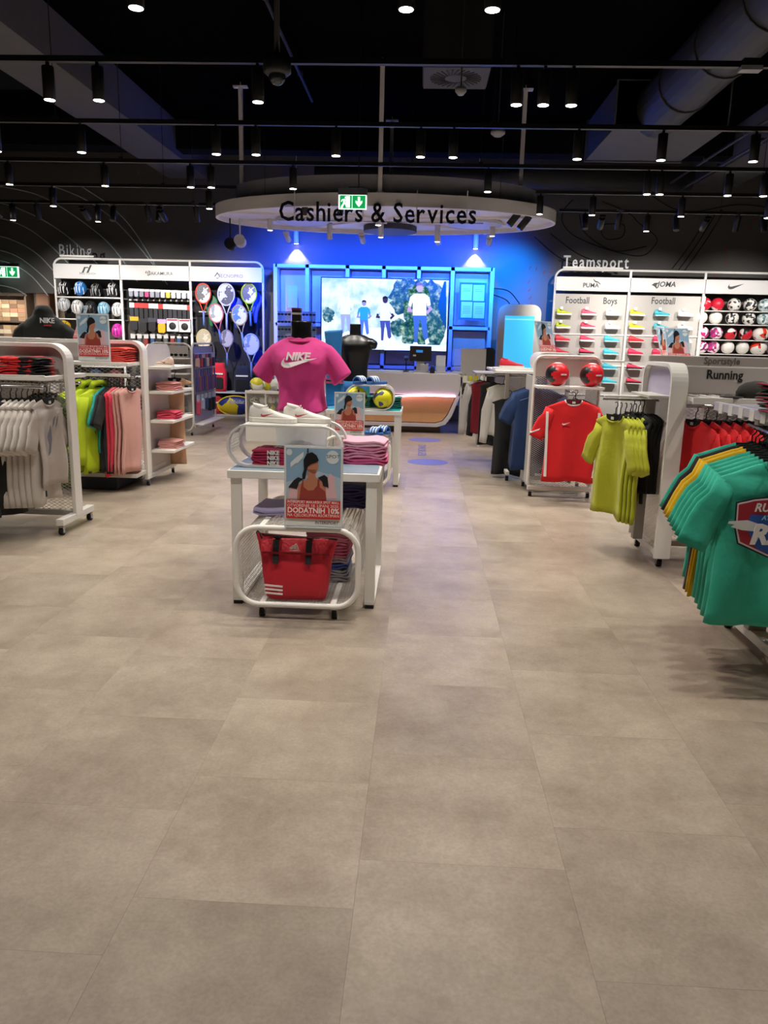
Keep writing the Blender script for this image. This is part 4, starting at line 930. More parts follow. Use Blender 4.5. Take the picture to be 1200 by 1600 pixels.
# stockroom shelving with shoe boxes
t = root('stock_shelf', (-9.3, 17.2, 0), 'tall shelf of shoe boxes in the stockroom at the far left', 'shelving')
xs0, xs1 = at(-30, 480, 17.2).x, at(40, 480, 17.2).x
for z in (.6, 1.2, 1.75, 2.32): B().bb((xs0+9.3, 0, z-.03), (xs1+9.3, .35, z)).build('shelf_board', M('#4a3a30', .8), t)
for x in (xs0, xs1): B().bb((x+9.3-.02, 0, 0), (x+9.3+.02, .35, 2.45)).build('upright', M('#6a5a4c', .7), t)
random.seed(5); kb = 0; BOXC = ['#a58f72', '#8d7358', '#b8a68c', '#6d5644', '#c9bda8', '#9a6f5a', '#57463a']
bx_m = [B().box((0, 0, 0), (.17, .3, .085)).box((0, -.002, .03), (.174, .302, .03)).build('shoe_box', M(c, .8, var=.1)) for c in BOXC]
usedb = set()
for li, z in enumerate((.6, 1.2, 1.75)):
    for r_ in range(5):
        for k in range(5):
            i = random.randrange(7); o = bx_m[i]
            if i in usedb: o = o.copy(); COL.objects.link(o)
            usedb.add(i); o.location = (xs1-.1-k*.178, 17.35, z+.045+r_*.092)
            tag(o, 'stockroom shoe box, %s tier, %s layer up, %s from the right end' % (['lower', 'middle', 'upper'][li], ORD[r_], ORD[k]), 'box', 'shoe boxes in the stockroom')
for i, o in enumerate(bx_m):
    if i not in usedb: bpy.data.objects.remove(o)
t = root('stock_cabinet', (at(71, 480, 17.4).x, 17.4, 0), 'narrow brown cupboard against the beige stockroom wall', 'cabinet')
B().bb((-.15, -.1, 1.68), (.15, .15, 2.4)).build('cupboard', M('#6b4630', .6), t); B().bb((-.13, -.11, 1.7), (.13, -.1, 2.38)).build('door', M('#7a5238', .6), t)
B().bb((-.12, 0, 0), (.12, .15, 1.68)).build('post', M('#b5a99c', .8), t)
for k in (-1, 1):
    b = B(); b.ball((k*.05, -.12, 1.9), .02, 10, 6); b.build('knob', CHROME, t)
# ================================================================== POSTERS
def poster(p, label, rz=0, rx=0, w=.297):
    """acrylic stand with a printed advertising sheet, origin at the bottom centre"""
    t = root('poster_stand', p, label, 'poster', 'printed promotion posters in clear stands', rz); k = w/.297; h = .42*k
    t.rotation_euler = (rx, 0, rz)
    B().box((0, 0, h/2+.01), (w+.012, .004, h+.016)).build('acrylic_back', M('#dfe3e6', .25, var=0), t)
    B().box((0, .03, .004), (w, .09, .006)).build('acrylic_foot', M('#d5dadd', .2, var=0), t)
    s = B().box((0, -.0035, h/2+.012), (w, .002, h)).build('paper_sheet', M('#e9e8e6', .5, var=0), t)
    X = lambda a: (a-.5)*w*.965; Z = lambda c: .012+h*c
    def pp(name, col, polys, y):
        b = B()
        for q in polys: b.poly([(X(a), Z(c)) for a, c in q], -y-.0006, -y)
        b.build(name, M(col, .45, var=0), t)
    pp('printed_sky', '#8fb3d2', [[(0, .33), (1, .33), (1, .985), (0, .985)]], .005)
    pp('printed_sky_light', '#b6c8d8', [[(.0, .33), (1, .33), (1, .62), (.6, .7), (0, .55)]], .0058)
    pp('printed_emblem', '#dfe8ee', [[(.05+.055*cos(a)+.01, .93+.04*sin(a)) for a in [k_*PI/6 for k_ in range(12)]]], .0066)
    pp('printed_emblem', '#dfe8ee', [[(.08, .80), (.17, .86), (.32, .94), (.32, .88), (.22, .80), (.17, .79), (.08, .74)]], .0066)
    pp('printed_emblem', '#dfe8ee', [[(.85+.12*cos(a), .88+.085*sin(a)) for a in [k_*PI/8 for k_ in range(16)]]], .0066)
    pp('printed_jacket', '#e3b9c2', [[(.02, .34), (.08, .5), (.22, .56), (.26, .36)]], .0066)
    pp('printed_jacket', '#e3b9c2', [[(.72, .36), (.74, .58), (.80, .68), (.88, .64), (.9, .5), (.94, .36)]], .0066)
    pp('printed_skin', '#c07e62', [[(.20, .34), (.22, .52), (.36, .585), (.40, .62), (.40, .72), (.54, .72), (.54, .63), (.60, .59), (.72, .56), (.74, .34)], [(.37, .76), (.41, .70), (.5, .665), (.56, .69), (.575, .73), (.60, .765), (.575, .80), (.58, .86), (.38, .86)]], .0074)
    pp('printed_top', '#9c4038', [[(.24, .34), (.27, .5), (.30, .58), (.32, .58), (.32, .5), (.40, .455), (.50, .46), (.57, .52), (.58, .6), (.61, .6), (.62, .5), (.72, .45), (.74, .34)]], .0082)
    pp('printed_sleeves', '#1b1c24', [[(.04, .49), (.14, .58), (.22, .62), (.32, .60), (.24, .56), (.20, .47)]], .009)
    pp('printed_sleeves', '#1b1c24', [[(.58, .62), (.70, .66), (.76, .63), (.78, .50), (.68, .52), (.66, .58)]], .009)
    pp('printed_hair', '#15151b', [[(.33, .72), (.32, .84), (.38, .92), (.48, .94), (.56, .90), (.60, .84), (.56, .815), (.46, .79), (.40, .76), (.37, .68), (.35, .60), (.30, .60), (.30, .66)], [(.39, .93), (.41, .93), (.41, .985), (.39, .985)]], .0098)
    pp('printed_banner', '#cf2a2c', [[(0, .095), (1, .095), (1, .335), (0, .335)]], .0106)
    W_ = M('#f3ece8', .5, var=0)
    for s_, sz, z, bo in (('INTERSPORT MAKARSKA SPOT MALL', .040, .294, .012), ('OTVORENJE 18. LIPANJ 2020.', .046, .245, .0), ('DODATNIH 10%', .082, .170, .03), ('NA CJELOKUPAN ASORTIMAN', .046, .122, .0)):
        o = text('printed_lettering', s_, sz*k*.42, W_, t, (0, -.0112, Z(z)), depth=.0006, bold=bo)
        xs = [v.co.x for v in o.data.vertices]; o.scale = (w*.92/(max(xs)-min(xs)), 1.15, 1)
    text('printed_lettering', 'INTERSPORT', .022*k, M('#6a6064', .5, var=0), t, (.07*k, -.0056, Z(.03)), depth=.0006, bold=.01, shear=.2)
    text('printed_lettering', 'SPOT', .025*k, M('#3a4a58', .5, var=0), t, (.103*k, -.0075, Z(.87)), depth=.0006, sx=1.2)
    return t
po = poster((-.545, 3.94, .525), 'promotion poster with woman in red top standing on the near mesh trolley')
def poster2(p, label, rz=0, s=1, rx=0):
    o = again(po, p, label, rz=rz); o.scale = (s, s, s); o.rotation_euler = (rx, 0, rz); return o

# ================================================================== GARMENTS
def garment(name, label, cat, group, c, p, rz=0, W=.50, L=.70, sleeve='short', hanger=True, seed=0, mat=None, thick=.045, hook=.10, collar=True, trim=None, flare=0, hc='#0e0e10'):
    """hanging garment; origin at the top of the hanger hook, front faces -Y"""
    t = root(name, p, label, cat, group, rz); rnd = random.Random(seed); ph = [rnd.random()*6 for _ in range(4)]
    m = mat or cloth(c); z0 = -hook; hw = W/2; n = 28
    prof = [(0, .085), (.012, .12), (.03, .16), (.05, .205), (.07, hw), (.11, hw*1.0), (.2, hw*.97), (.33, hw*.94), (.5, hw*.93), (.66, hw*.96), (.8, hw*.98), (.92, hw*(1+flare)), (1, hw*(1.01+flare))]
    rings = []
    for i, (f, w_) in enumerate(prof):
        z = z0-(f*L if f > .07 else f*1.0*.9-.0); R = []
        th = thick*(.25 if i == 0 else .5 if i == 1 else .8 if i < 5 else 1)
        for q in range(n):
            a = 2*PI*q/n; ca, sa = cos(a), sin(a); x = w_*(abs(ca)**.8)*(1 if ca > 0 else -1)
            y = th*.5*(abs(sa)**.6)*(1 if sa > 0 else -1)
            if f > .08: y += (.012+.030*f)*sin(x*22+ph[0]+f*1.5)*.8+.018*f*sin(x*43+ph[1])*.7+.008*sin(f*9+ph[2])
            zz = z+(.010*sin(x*14+ph[3]) if i == len(prof)-1 else 0)
            R.append((x, y, zz))
        rings.append(R)
    b = B(); b.smooth = True; b.loft(rings); b.build('body', m, t)
    if sleeve != 'none':
        sl = .25 if sleeve == 'short' else .60
        for s_ in (-1, 1):
            rings = []; ex = .13 if sleeve == 'short' else .09
            for f in (0, .15, .35, .6, .85, 1):
                cx_ = hw-.045+ex*f**(.8 if sleeve == 'short' else .5); cz = z0-.112-sl*f
                wd = (.074-.006*f) if sleeve == 'short' else (.08-.03*f); ang = .40 if sleeve == 'short' else .12
                if f < .2: wd *= .75
                R = []
                for q in range(16):
                    a = 2*PI*q/16; u = wd*cos(a); v = thick*.5*sin(a)*1.0
                    R.append((s_*(cx_+u*cos(ang)), v+.006*sin(f*8+ph[1])+.004*sin(u*60), cz+u*sin(ang) + (.03 if f == 0 else 0)))
                rings.append(R)
            b = B(); b.smooth = True; b.loft(rings); b.build('sleeve', m, t)
    if collar:
        pts = [(.078*cos(a), -.004-.018*abs(sin(a)), z0+.004-.05*max(0, sin(a))**.8) for a in [PI*k/10 for k in range(11)]]
        b = B(); b.smooth = True; b.tube(pts, .009, 6); b.build('collar', M(trim, .8) if trim else m, t)
        b = B(); b.poly([(x*.93, z+.004) for x, _, z in pts], -.024, -.012); b.build('neck_shade', M('#141414', .9) if not trim else cloth('#5a1216') , t)  # dark patch on the front stands in for the shaded inside
        B().box((0, -.026, z0-.018), (.03, .002, .02)).build('neck_label', M('#d9d9d4', .7, var=0), t)
    if hanger:
        h = B(); h.smooth = True
        pts = [(0, 0, -hook+.015), (0, 0, -.045)]+[(.018*sin(a), 0, -.022+.020*cos(a)*-1+.0) for a in [0.4, 1.2, 2.2, 3.1, 4.0]]
        h.tube(pts, .0035, 6); h.tube([(-hw*.8, 0, z0-.075), (-.1, 0, z0-.028), (0, 0, z0+.012), (.1, 0, z0-.028), (hw*.8, 0, z0-.075)], .008, 6)
        h.build('hanger', M(hc, .35, var=0), t)
    return t
def jacket_extras(t, L, c='#15181a', hood=True, hook=.10):
    B().box((0, -.036, -hook-L*.5), (.008, .01, L*.95)).build('zip', M(c, .5, var=0), t)
    for s_ in (-1, 1): B().box((s_*.14, -.045, -hook-L*.62), (.008, .012, .18), ry=s_*.1).build('pocket_zip', M(c, .5, var=0), t)
    b = B(); b.smooth = True; b.tube([(-.10, .01, -hook-.01), (-.09, -.01, -hook+.035), (0, -.015, -hook+.045), (.09, -.01, -hook+.035), (.10, .01, -hook-.01)], .028, 8); b.build('stand_collar', t.children[0].data.materials[0], t)
    b = B(); b.smooth = True; b.tube([(-.25, -.03, -hook-L+.01), (0, -.035, -hook-L+.005), (.25, -.03, -hook-L+.01)], .012, 6); b.build('hem_band', M(c, .6), t)
def folded(p, c, label, group, w=.28, d=.30, h=.03, seed=0, name='folded_shirt', mat=None, stripe=None, rz=0):
    t = root(name, p, label, 'folded clothes', group, rz); rnd = random.Random(seed); b = B(); b.smooth = True; m = mat or cloth(c)
    for lay in (0, 1):
        rings = []; z0 = lay*h*.5
        for i in range(7):
            f = i/6; y = -d/2+d*f; s_ = .93 if i in (0, 6) else 1; hh = h*.52*(.7 if i in (0, 6) else 1)
            rings.append([((w/2*s_+.004*sin(f*5+seed+lay))*abs(cos(a))**.6*(1 if cos(a) > 0 else -1)+.006*sin(seed*3+lay), y, z0+hh/2+hh/2*abs(sin(a))**.85*(1 if sin(a) > 0 else -1)+.005*sin(5*cos(a)+seed*2)*(1+.6*sin(f*6+seed))) for a in [2*PI*q/16+.1 for q in range(16)]])
        b.loft(rings)
    b.build('cloth_body', m, t)
    if stripe: B().box((0, -d/2-.001, h*.5), (w*.5, .006, h*.5)).build('side_print', M(stripe, .6), t)
    return t

# ================================================================== TABLES AND TROLLEYS
def display_table(p, label, topc, w=.85, d=.80, h=.785):
    t = root('display_table', p, label, 'table')
    B().box((0, 0, h-.023), (w, d, .045)).build('table_frame', WHITE, t, bevel=.004)
    B().box((0, 0, h+.0015), (w-.03, d-.03, .003)).build('tabletop', topc, t)
    for s_ in (-1, 1):
        x = s_*(w/2-.045)
        for y in (-d/2+.035, d/2-.035):
            B().bb((x-.03, y-.014, .02), (x+.03, y+.014, h-.045)).build('leg', WHITE, t, bevel=.003)
            B().box((x, y, .01), (.05, .03, .02)).build('leg_pad', RUBBER, t)
        B().bb((x-.03, -d/2+.02, .02), (x+.03, d/2-.02, .045)).build('foot_bar', WHITE, t, bevel=.003)
    return t
TOP1 = M('#8fa3b4', .35, var=.08, vs=3); TOP2 = M('#1fa3ad', .3, var=.08, vs=3)
display_table((-.635, 4.56, 0), 'near white display table with blue-grey top and open frame legs', TOP1)
display_table((-.60, 8.30, 0), 'far white display table with turquoise top behind the pink mannequin', TOP2, w=.82, d=.66, h=.80)
def trolley(p, label, w=.66, z0=.085, z1=.515, d=.78, detail=True, pu=.040, pv=.024):
    """rounded mesh tunnel on castors; origin at the middle of its front edge, on the floor"""
    t = root('mesh_trolley', p, label, 'trolley'); o = rrect(-w/2, w/2, z0, z1, .12, 7)
    for y in (0, d):
        b = B(); b.smooth = True; b.tube([(x, y, z) for x, z in o], .016, 8, closed=True); b.build('frame_tube', WHITE, t)
    P = [Vector((x, 0, z)) for x, z in o]+[Vector((o[0][0], 0, o[0][1]))]; S = [0]
    for i in range(len(P)-1): S.append(S[-1]+(P[i+1]-P[i]).length)
    import bisect
    def fn(u, v):
        u = min(max(u, 0), S[-1]-1e-6); i = min(bisect.bisect_right(S, u)-1, len(P)-2); f = (u-S[i])/(S[i+1]-S[i]); q = P[i].lerp(P[i+1], f); tt = (P[i+1]-P[i]).normalized()
        return (q.x, v, q.z), (-tt.z, 0, tt.x)
    b = B(); mesh_net(b, S[-1], d, fn, pu=pu, pv=pv, t=.003, seg=.05); b.build('wire_mesh', NETM, t, kind='stuff')
    for z in (z0, z1): B().bb((-w/2+.12, .02, z-.006), (-w/2+.15, d-.02, z+.006)).bb((w/2-.15, .02, z-.006), (w/2-.12, d-.02, z+.006)).build('stiffener', WHITE, t)
    for x in (-.2, .2):
        for y in (.05, d-.05): castor(t, x, y, .9)
    return t
trolley((-.635, 3.95, 0), 'near white mesh trolley on castors holding the red tote bag', d=.80)
trolley((-.62, 7.62, 0), 'far white mesh trolley under the turquoise table, poster on top', w=.66, z1=.56, d=.75)
def loop_shelf(p, label, w, h, d, mesh=True, r=.11):
    t = root('loop_shelf', p, label, 'display stand'); o = rrect(-w/2, w/2, .006, h, r, 8)
    b = B(); b.smooth = False; band(b, o, 0, .05, .012); b.build('front_band', WHITE, t)
    b = B(); band(b, o, d-.05, d, .012); b.build('rear_band', WHITE, t)
    B().bb((-w/2+r*.8, .03, h-.006), (w/2-r*.8, d-.03, h+.006)).build('top_plate', WHITE, t)
    b = B()
    mesh_net(b, h-2*r+.08, d-.1, lambda u, v: ((-w/2, .05+v, r-.04+u), (1, 0, 0)), pu=.036, pv=.022); mesh_net(b, w-2*r, d-.1, lambda u, v: ((-w/2+r+u, .05+v, .008), (0, 0, 1)), pu=.03, pv=.016)
    b.build('wire_mesh', NETM, t, kind='stuff'); return t
loop_shelf((-.755, 4.25, .789), 'white rounded loop stand on the near table carrying the white sneakers', .64, .235, .33)
loop_shelf((-.525, 7.98, .804), 'white rounded loop stand on the turquoise table carrying blue slippers', .50, .25, .25)
# shoes
s = shoe((-.845, 4.39, 1.032), .285, '#e6e3dc', '#e2ded6', 'left white sneaker with red side mark on the loop stand', 'white sneakers on the loop stand', rz=-.12, tick='#b3404a', cat='sneaker', name='sneaker', detail=True, lining='#efece6')
again(s, (-.655, 4.43, 1.032), 'right white sneaker with red side mark on the loop stand')
def slipper(p, label, rz):
    t = root('slipper', p, label, 'slipper', 'blue slippers with white stripes', rz)
    b = B(); b.poly([(x*.27, y*.27) for x, y in ((-.5, 0), (-.46, .12), (-.3, .15), (0, .14), (.3, .19), (.45, .15), (.5, 0), (.45, -.15), (.3, -.19), (0, -.14), (-.3, -.15), (-.46, -.12))], 0, .03, 'xy'); b.build('sole', M('#2f62a8', .6), t, bevel=.006)
    b = B(); b.smooth = True; b.loft([[(x, .052*cos(a)*1.05, .03+.05*max(0, sin(a))+.0) for a in [PI*q/8 for q in range(9)]]+[(x, .045*cos(a), .026+.042*max(0, sin(a))) for a in [PI-PI*q/8 for q in range(9)]] for x in (.0, .05, .11)]); b.build('strap', M('#3b6fb4', .6), t)
    b = B()
    for k in range(3): b.tube([(.02+k*.032, .054*cos(a), .031+.051*sin(a)) for a in [PI*q/8 for q in range(9)]], .006, 4)
    b.build('stripe', M('#e8eef2', .6, var=0), t); return t
s0 = slipper((-.60, 8.08, 1.062), 'left blue slipper with white stripes on top of the loop stand', -2.2)
again(s0, (-.46, 8.1, 1.062), 'right blue slipper with white stripes on top of the loop stand', rz=-2.3)
again(s0, (-.49, 7.8, .57), 'left blue slipper on the far mesh trolley beside the poster', rz=-.5); again(s0, (-.42, 7.92, .57), 'right blue slipper on the far mesh trolley beside the poster', rz=-.4)
ball((-.665, 8.12, .925), .108, BT['y'], 'yellow and navy football left under the loop stand, behind the poster', 'yellow footballs on the turquoise table')
ball((-.385, 8.05, .925), .11, BT['y'], 'yellow and navy football right under the loop stand', 'yellow footballs on the turquoise table')
for i, (x, y, w_) in enumerate(((-.37, 8.3, .3), (-.60, 8.4, .25))):
    for k in range(3): folded((x, y, .806+k*.04), '#1a6a62', 'folded dark teal garment %s ball on the turquoise table, %s layer' % (['behind the right', 'behind the left'][i], ['bottom', 'middle', 'top'][k]), 'folded teal garments on the turquoise table', w=w_+.04, d=.22, h=.04, seed=k+i*3)
poster2((-.70, 7.64, .575), 'promotion poster standing on the far mesh trolley before the turquoise table', 0, .98)
# folded clothes on table 1
for k in range(4):
    t = folded((-.32, 4.62, .792+k*.034), ['#d9578a', '#e88fae', '#e58aab', '#eeb0c4'][k], 'folded pink shirt at the right of the near table, %s' % ['lowest', 'second from bottom', 'third from bottom', 'topmost'][k], 'pink folded shirts on the near table', w=.27, d=.3, h=.034, seed=k)
B0 = [('NIKE', .042)]
for k in range(3):
    t = folded((-.82, 4.38, .798+k*.03), '#b0244e', 'crimson folded shirt with white letters in the loop stand, %s' % ['bottom', 'middle', 'top'][k], 'crimson folded shirts in the loop stand', w=.27, d=.22, h=.03, seed=k+9)
    if k == 2: text('printed_lettering', 'NIKE', .09, M('#e8e2e0', .7, var=0), t, (-.01, -.02, .032), rot=(0, 0, 0), depth=.002, bold=.03)
    text('printed_lettering', 'NIKE', .032, M('#e8e2e0', .7, var=0), t, (0, -.115, .004), depth=.004, bold=.04)
# tote bag
t = root('tote_bag', (-.655, 4.08, .10), 'red tote bag with black straps and white corner stripes in the near trolley', 'bag')
RED = M('#c01a2e', .6, bump=.3, bs=10, var=.08, vs=4); rings = []
for f, hw_, hd in ((0, .165, .075), (.08, .172, .085), (.35, .185, .085), (.65, .195, .07), (.88, .215, .04), (.97, .225, .012), (1, .226, .006)):
    rings.append([(hw_*abs(cos(a))**.4*(1 if cos(a) > 0 else -1)-.0, hd*abs(sin(a))**.5*(1 if sin(a) > 0 else -1)+.004*sin(9*cos(a)), f*.33+(.02*(1 if cos(a) < -.7 else 0)*f)+.004*sin(5*cos(a))) for a in [2*PI*q/28+.05 for q in range(28)]])
b = B(); b.smooth = True; b.loft(rings); b.build('bag_body', RED, t)
B().box((.005, -.074, .262), (.37, .012, .012), rx=-.25).build('seam_flap', M('#9c1626', .7), t)
for x in (-.105, .075): B().box((x, -.068, .268), (.032, .01, .13), rx=-.32).box((x, -.022, .335), (.032, .05, .008), rx=-.2).build('strap', M('#0d0d10', .7), t)
b = B(); b.smooth = True; b.tube([(-.225, 0, .35), (-.2, 0, .345), (0, 0, .332), (.225, 0, .33)], .005, 6); b.tube([(-.225, 0, .35), (-.215, -.02, .372), (-.20, -.03, .355), (-.185, -.05, .335)], .004, 6); b.build('zip', BLACK, t)
WP = M('#ecdcdc', .6, var=0)
for k in range(3): B().box((-.115, -.0895-(.001*k), .035+k*.022), (.10, .004, .010), ry=.06).build('white_stripe', WP, t)
b = B()
for k in range(3): b.poly([(k*.017-.026+a, .287+c) for a, c in ((0, 0), (.013, 0), (.013-.006-.003*k, .012+.010*k), (-.006-.003*k+.002, .009+.008*k))], -.074-.002*k, -.070-.002*k)
b.box((0, -.075, .279), (.056, .003, .005)); b.build('brand_emblem', WP, t)
# clothes seen through the mesh behind the bag
for k, c in enumerate(('#8b8a90', '#8b8a90', '#3a4a8c', '#8f7f86', '#b0506a', '#b0506a', '#b86074', '#c07084')):
    folded((-.52, 4.50, .105+k*.036), c, 'folded garment in the rear of the near trolley, %s from the bottom' % ORD[k], 'folded garments in the rear of the near trolley', w=.26, d=.3, h=.036, seed=k)
for k in range(4): folded((-.45, 4.55, .535+k*.034), '#2c2550', 'folded dark violet garment on top of the near trolley, %s from the bottom' % ORD[k], 'dark violet folded garments under the table', w=.3, d=.28, h=.034, seed=k)
folded((-.80, 4.35, .53), '#9a92b4', 'flat lilac folded garment on the left of the near trolley top', 'lilac folded garments', w=.26, d=.34, h=.03)
for k in range(5): folded((-.55, 7.9, .11+k*.045), ['#6a6f8f', '#8f8fa8', '#5a5a78', '#a0a0b8', '#7f86a8'][k], 'folded bluish garment inside the far trolley, %s from the bottom' % ORD[k], 'folded garments in the far trolley', w=.4, d=.35, h=.045, seed=k)

# ================================================================== MANNEQUINS
def ell(cx, cy, z, a, b_, n=28, tilt=0, p=1.0): return [(cx+a*abs(cos(q))**p*(1 if cos(q) > 0 else -1), cy+b_*abs(sin(q))**p*(1 if sin(q) > 0 else -1), z+tilt*cos(q)) for q in [2*PI*k/n for k in range(n)]]
SKB = M('#101012', .32, var=.03)
def neck_stump(t, z, r=.062, h=.12):
    b = B(); b.smooth = True; b.loft([ell(0, .0, z-.04, r*1.5, r*1.3), ell(0, 0, z, r*1.05, r*1.0), ell(0, 0, z+h*.5, r*.98, r*.98), ell(0, -.005, z+h-.008, r, r), ell(0, -.005, z+h, r*.94, r*.94)]); b.build('neck', SKB, t)
# female torso in a pink tee and white shorts
mq = root('mannequin', (-.74, 4.80, .789), 'headless black female mannequin wearing a pink tee and white shorts', 'mannequin', rz=-.06)
b = B(); b.smooth = True
b.loft([ell(0, 0, .0, .152, .105), ell(0, 0, .08, .16, .112), ell(0, 0, .18, .166, .118), ell(0, 0, .28, .150, .105), ell(0, 0, .34, .13, .095)])
b.build('white_shorts', M('#e4e2dd', .8, bump=.2, bs=12), mq)
B().cyl((0, 0, 0), (0, 0, .006), .14, 28).build('base_plate', M('#c9c9c9', .3, .6), mq)
neck_stump(mq, .70, .063, .12)
PINK = cloth('#d83c8c')
tee = root('pink_tee', (-.74, 4.80, .789), 'pink short-sleeved tee with white lettering worn by the front mannequin', 't-shirt', rz=-.06)
b = B(); b.smooth = True; R = []
for z, a, d_, cy in ((.275, .150, .112, 0), (.285, .162, .122, 0), (.32, .150, .115, 0), (.36, .140, .108, 0), (.42, .140, .108, 0), (.47, .148, .112, -.004), (.53, .166, .128, -.018), (.57, .176, .135, -.022), (.61, .182, .125, -.014), (.65, .188, .105, 0), (.675, .180, .088, .004), (.695, .15, .075, .006), (.712, .11, .066, .004), (.725, .085, .062, 0)):
    n = 40; ring_ = []
    for q in range(n):
        an = 2*PI*q/n; w1 = .006*sin(an*5+z*22)*(1 if z < .5 else .3)+.004*sin(an*9-z*30)
        f = 1+w1/max(a, .1)*1.2; ring_.append((a*cos(an)*f, cy+d_*sin(an)*f, z+.012*sin(an*3+1)*(1 if z < .29 else 0)+(.0 if z < .62 else -.012*(cos(an)**2)*0)))
    R.append(ring_)
b.loft(R)
for s_ in (-1, 1):
    R = []
    for f, w_, th in ((0, .048, .055), (.2, .055, .058), (.45, .062, .06), (.75, .066, .062), (.95, .07, .064), (1, .07, .064)):
        cx_ = s_*(.140+.118*f); cz = .655-.150*f-.03*f*f; dx, dz = s_*.62, -.78
        R.append([(cx_+w_*cos(q)*(-dz)*s_, th*sin(q), cz+w_*cos(q)*dx*s_*1.0) for q in [2*PI*k/20 for k in range(20)]])
    b.loft(R)
b.build('tee_body', PINK, tee, remesh=.009)
b = B(); b.smooth = True; b.tube([(.082*cos(q), .07*sin(q)-.004, .722-.016*(-sin(q)+1)*.8) for q in [2*PI*k/28 for k in range(28)]], .009, 6, closed=True); b.build('neck_rib', cloth('#c22c74'), tee)
WPR = M('#efe3e6', .6, var=0)
def wrap(o, fr=-.150, k=1.6, z0=None):
    for v in o.data.vertices: v.co.y += k*v.co.x**2
b = B(); sw = swoosh(.215); b.poly([(x-.105, z*.85) for x, z in sw], -.004, .004); o = b.build('tick_print', WPR, tee, loc=(.012, -.172, .545), rot=(-.24, 0, 0))
wrap(o)
o = text('lettering_print', 'NIKE', .066, WPR, tee, (.005, -.148, .590), rot=(PI/2-.30, 0, 0), depth=.008, bold=.035, shear=.15, sx=1.0)
# male torso, blue towel
mm = root('mannequin', (-.72, 8.42, .804), 'headless black male torso on the turquoise table', 'mannequin')
b = B(); b.smooth = True; R = [ell(0, 0, z, a, d_, cy_ if False else 28) for z, a, d_, cy_ in ()]
R = [ell(0, cy_, z, a, d_) for z, a, d_, cy_ in ((.24, .148, .10, 0), (.32, .14, .098, 0), (.40, .138, .098, 0), (.50, .152, .108, -.004), (.58, .168, .118, -.01), (.65, .18, .118, -.01), (.70, .178, .10, 0), (.735, .145, .08, .004), (.76, .09, .065, .004))]
b.loft(R)
for s_ in (-1, 1): b.loft([[(s_*x+w_*cos(q)*.6, .07*k_*sin(q), z+w_*cos(q)*s_*-.0+w_*.9*cos(q)*-0+w_*sin(q)*0+.055*k_*cos(q)) for q in [2*PI*k/18 for k in range(18)]] for x, z, w_, k_ in ((.12, .68, .02, .9), (.17, .675, .02, .95), (.215, .655, .02, .85), (.235, .645, .015, .55))])
b.build('torso', SKB, mm, remesh=.012)
neck_stump(mm, .76, .06, .11)
b = B(); b.smooth = True; b.loft([ell(0, 0, z, a, d_) for z, a, d_ in ((0, .16, .115), (.1, .17, .12), (.2, .165, .118), (.27, .155, .108))]); b.build('swim_shorts', pattern('#2a6fae', '#1d8a6a', 6, .55, .8, 'noise'), mm)
t = root('beach_towel', (-.92, 8.22, .81), 'long blue folded towel with a red stripe hanging left of the male torso', 'towel', rz=.1)
b = B(); b.smooth = True
for x in (0,): b.loft([[(x+(.088+.012*sin(z*9))*abs(cos(q))**.5*(1 if cos(q) > 0 else -1)-.05*(.8-z)*0+.03*(z-.4)*-1, .035*abs(sin(q))**.6*(1 if sin(q) > 0 else -1)+.008*sin(10*cos(q)), z+.012*cos(q)) for q in [2*PI*k/20 for k in range(20)]] for z in (.01, .03, .1, .25, .4, .55, .7, .77, .79)])
b.build('towel_body', cloth('#1c6fb4'), t)
B().box((0, -.001, .29), (.196, .094, .02)).build('red_stripe', M('#b04a72', .8), t); B().box((0, -.001, .255), (.196, .094, .02)).build('red_stripe', M('#b04a72', .8), t)
# hooded mannequin far left
t = root('hoodie_mannequin', (at(70, 520, 9.2).x, 9.2, 0), 'black hooded sweatshirt on a stand at far left, behind the racks', 'mannequin'); t.scale = (1.08, 1.08, 1.08)
b = B(); b.smooth = True; b.loft([ell(0, 0, z, a, d_) for z, a, d_ in ((.9, .2, .12), (1.1, .21, .13), (1.3, .24, .13), (1.45, .25, .12), (1.53, .20, .1), (1.58, .12, .09), (1.64, .10, .09), (1.69, .06, .06))])
for s_ in (-1, 1): b.loft([ell(s_*x, 0, z, w_, w_) for x, z, w_ in ((.2, 1.5, .05), (.27, 1.42, .07), (.31, 1.3, .07), (.33, 1.15, .06), (.33, .95, .05))])
b.build('hoodie', cloth('#0f1210'), t, remesh=.016); B().cyl((0, 0, 0), (0, 0, .95), .02, 10).cyl((0, 0, 0), (0, 0, .015), .16, 20).build('stand_pole', CHROME, t)
text('lettering_print', 'NIKE', .075, M('#d9d9d9', .6, var=0), t, (.10, -.135, 1.50), bold=.03); B().box((.10, -.13, 1.475), (.08, .01, .015)).build('red_print', M('#b02a2a', .6), t)
# ================================================================== GARMENT RACKS
def slab(n, a, b_, m, t, bev=.003): return B().bb(a, b_).build(n, m, t, bevel=bev)
FROST = M('#b9b2ae', .5, var=.03)
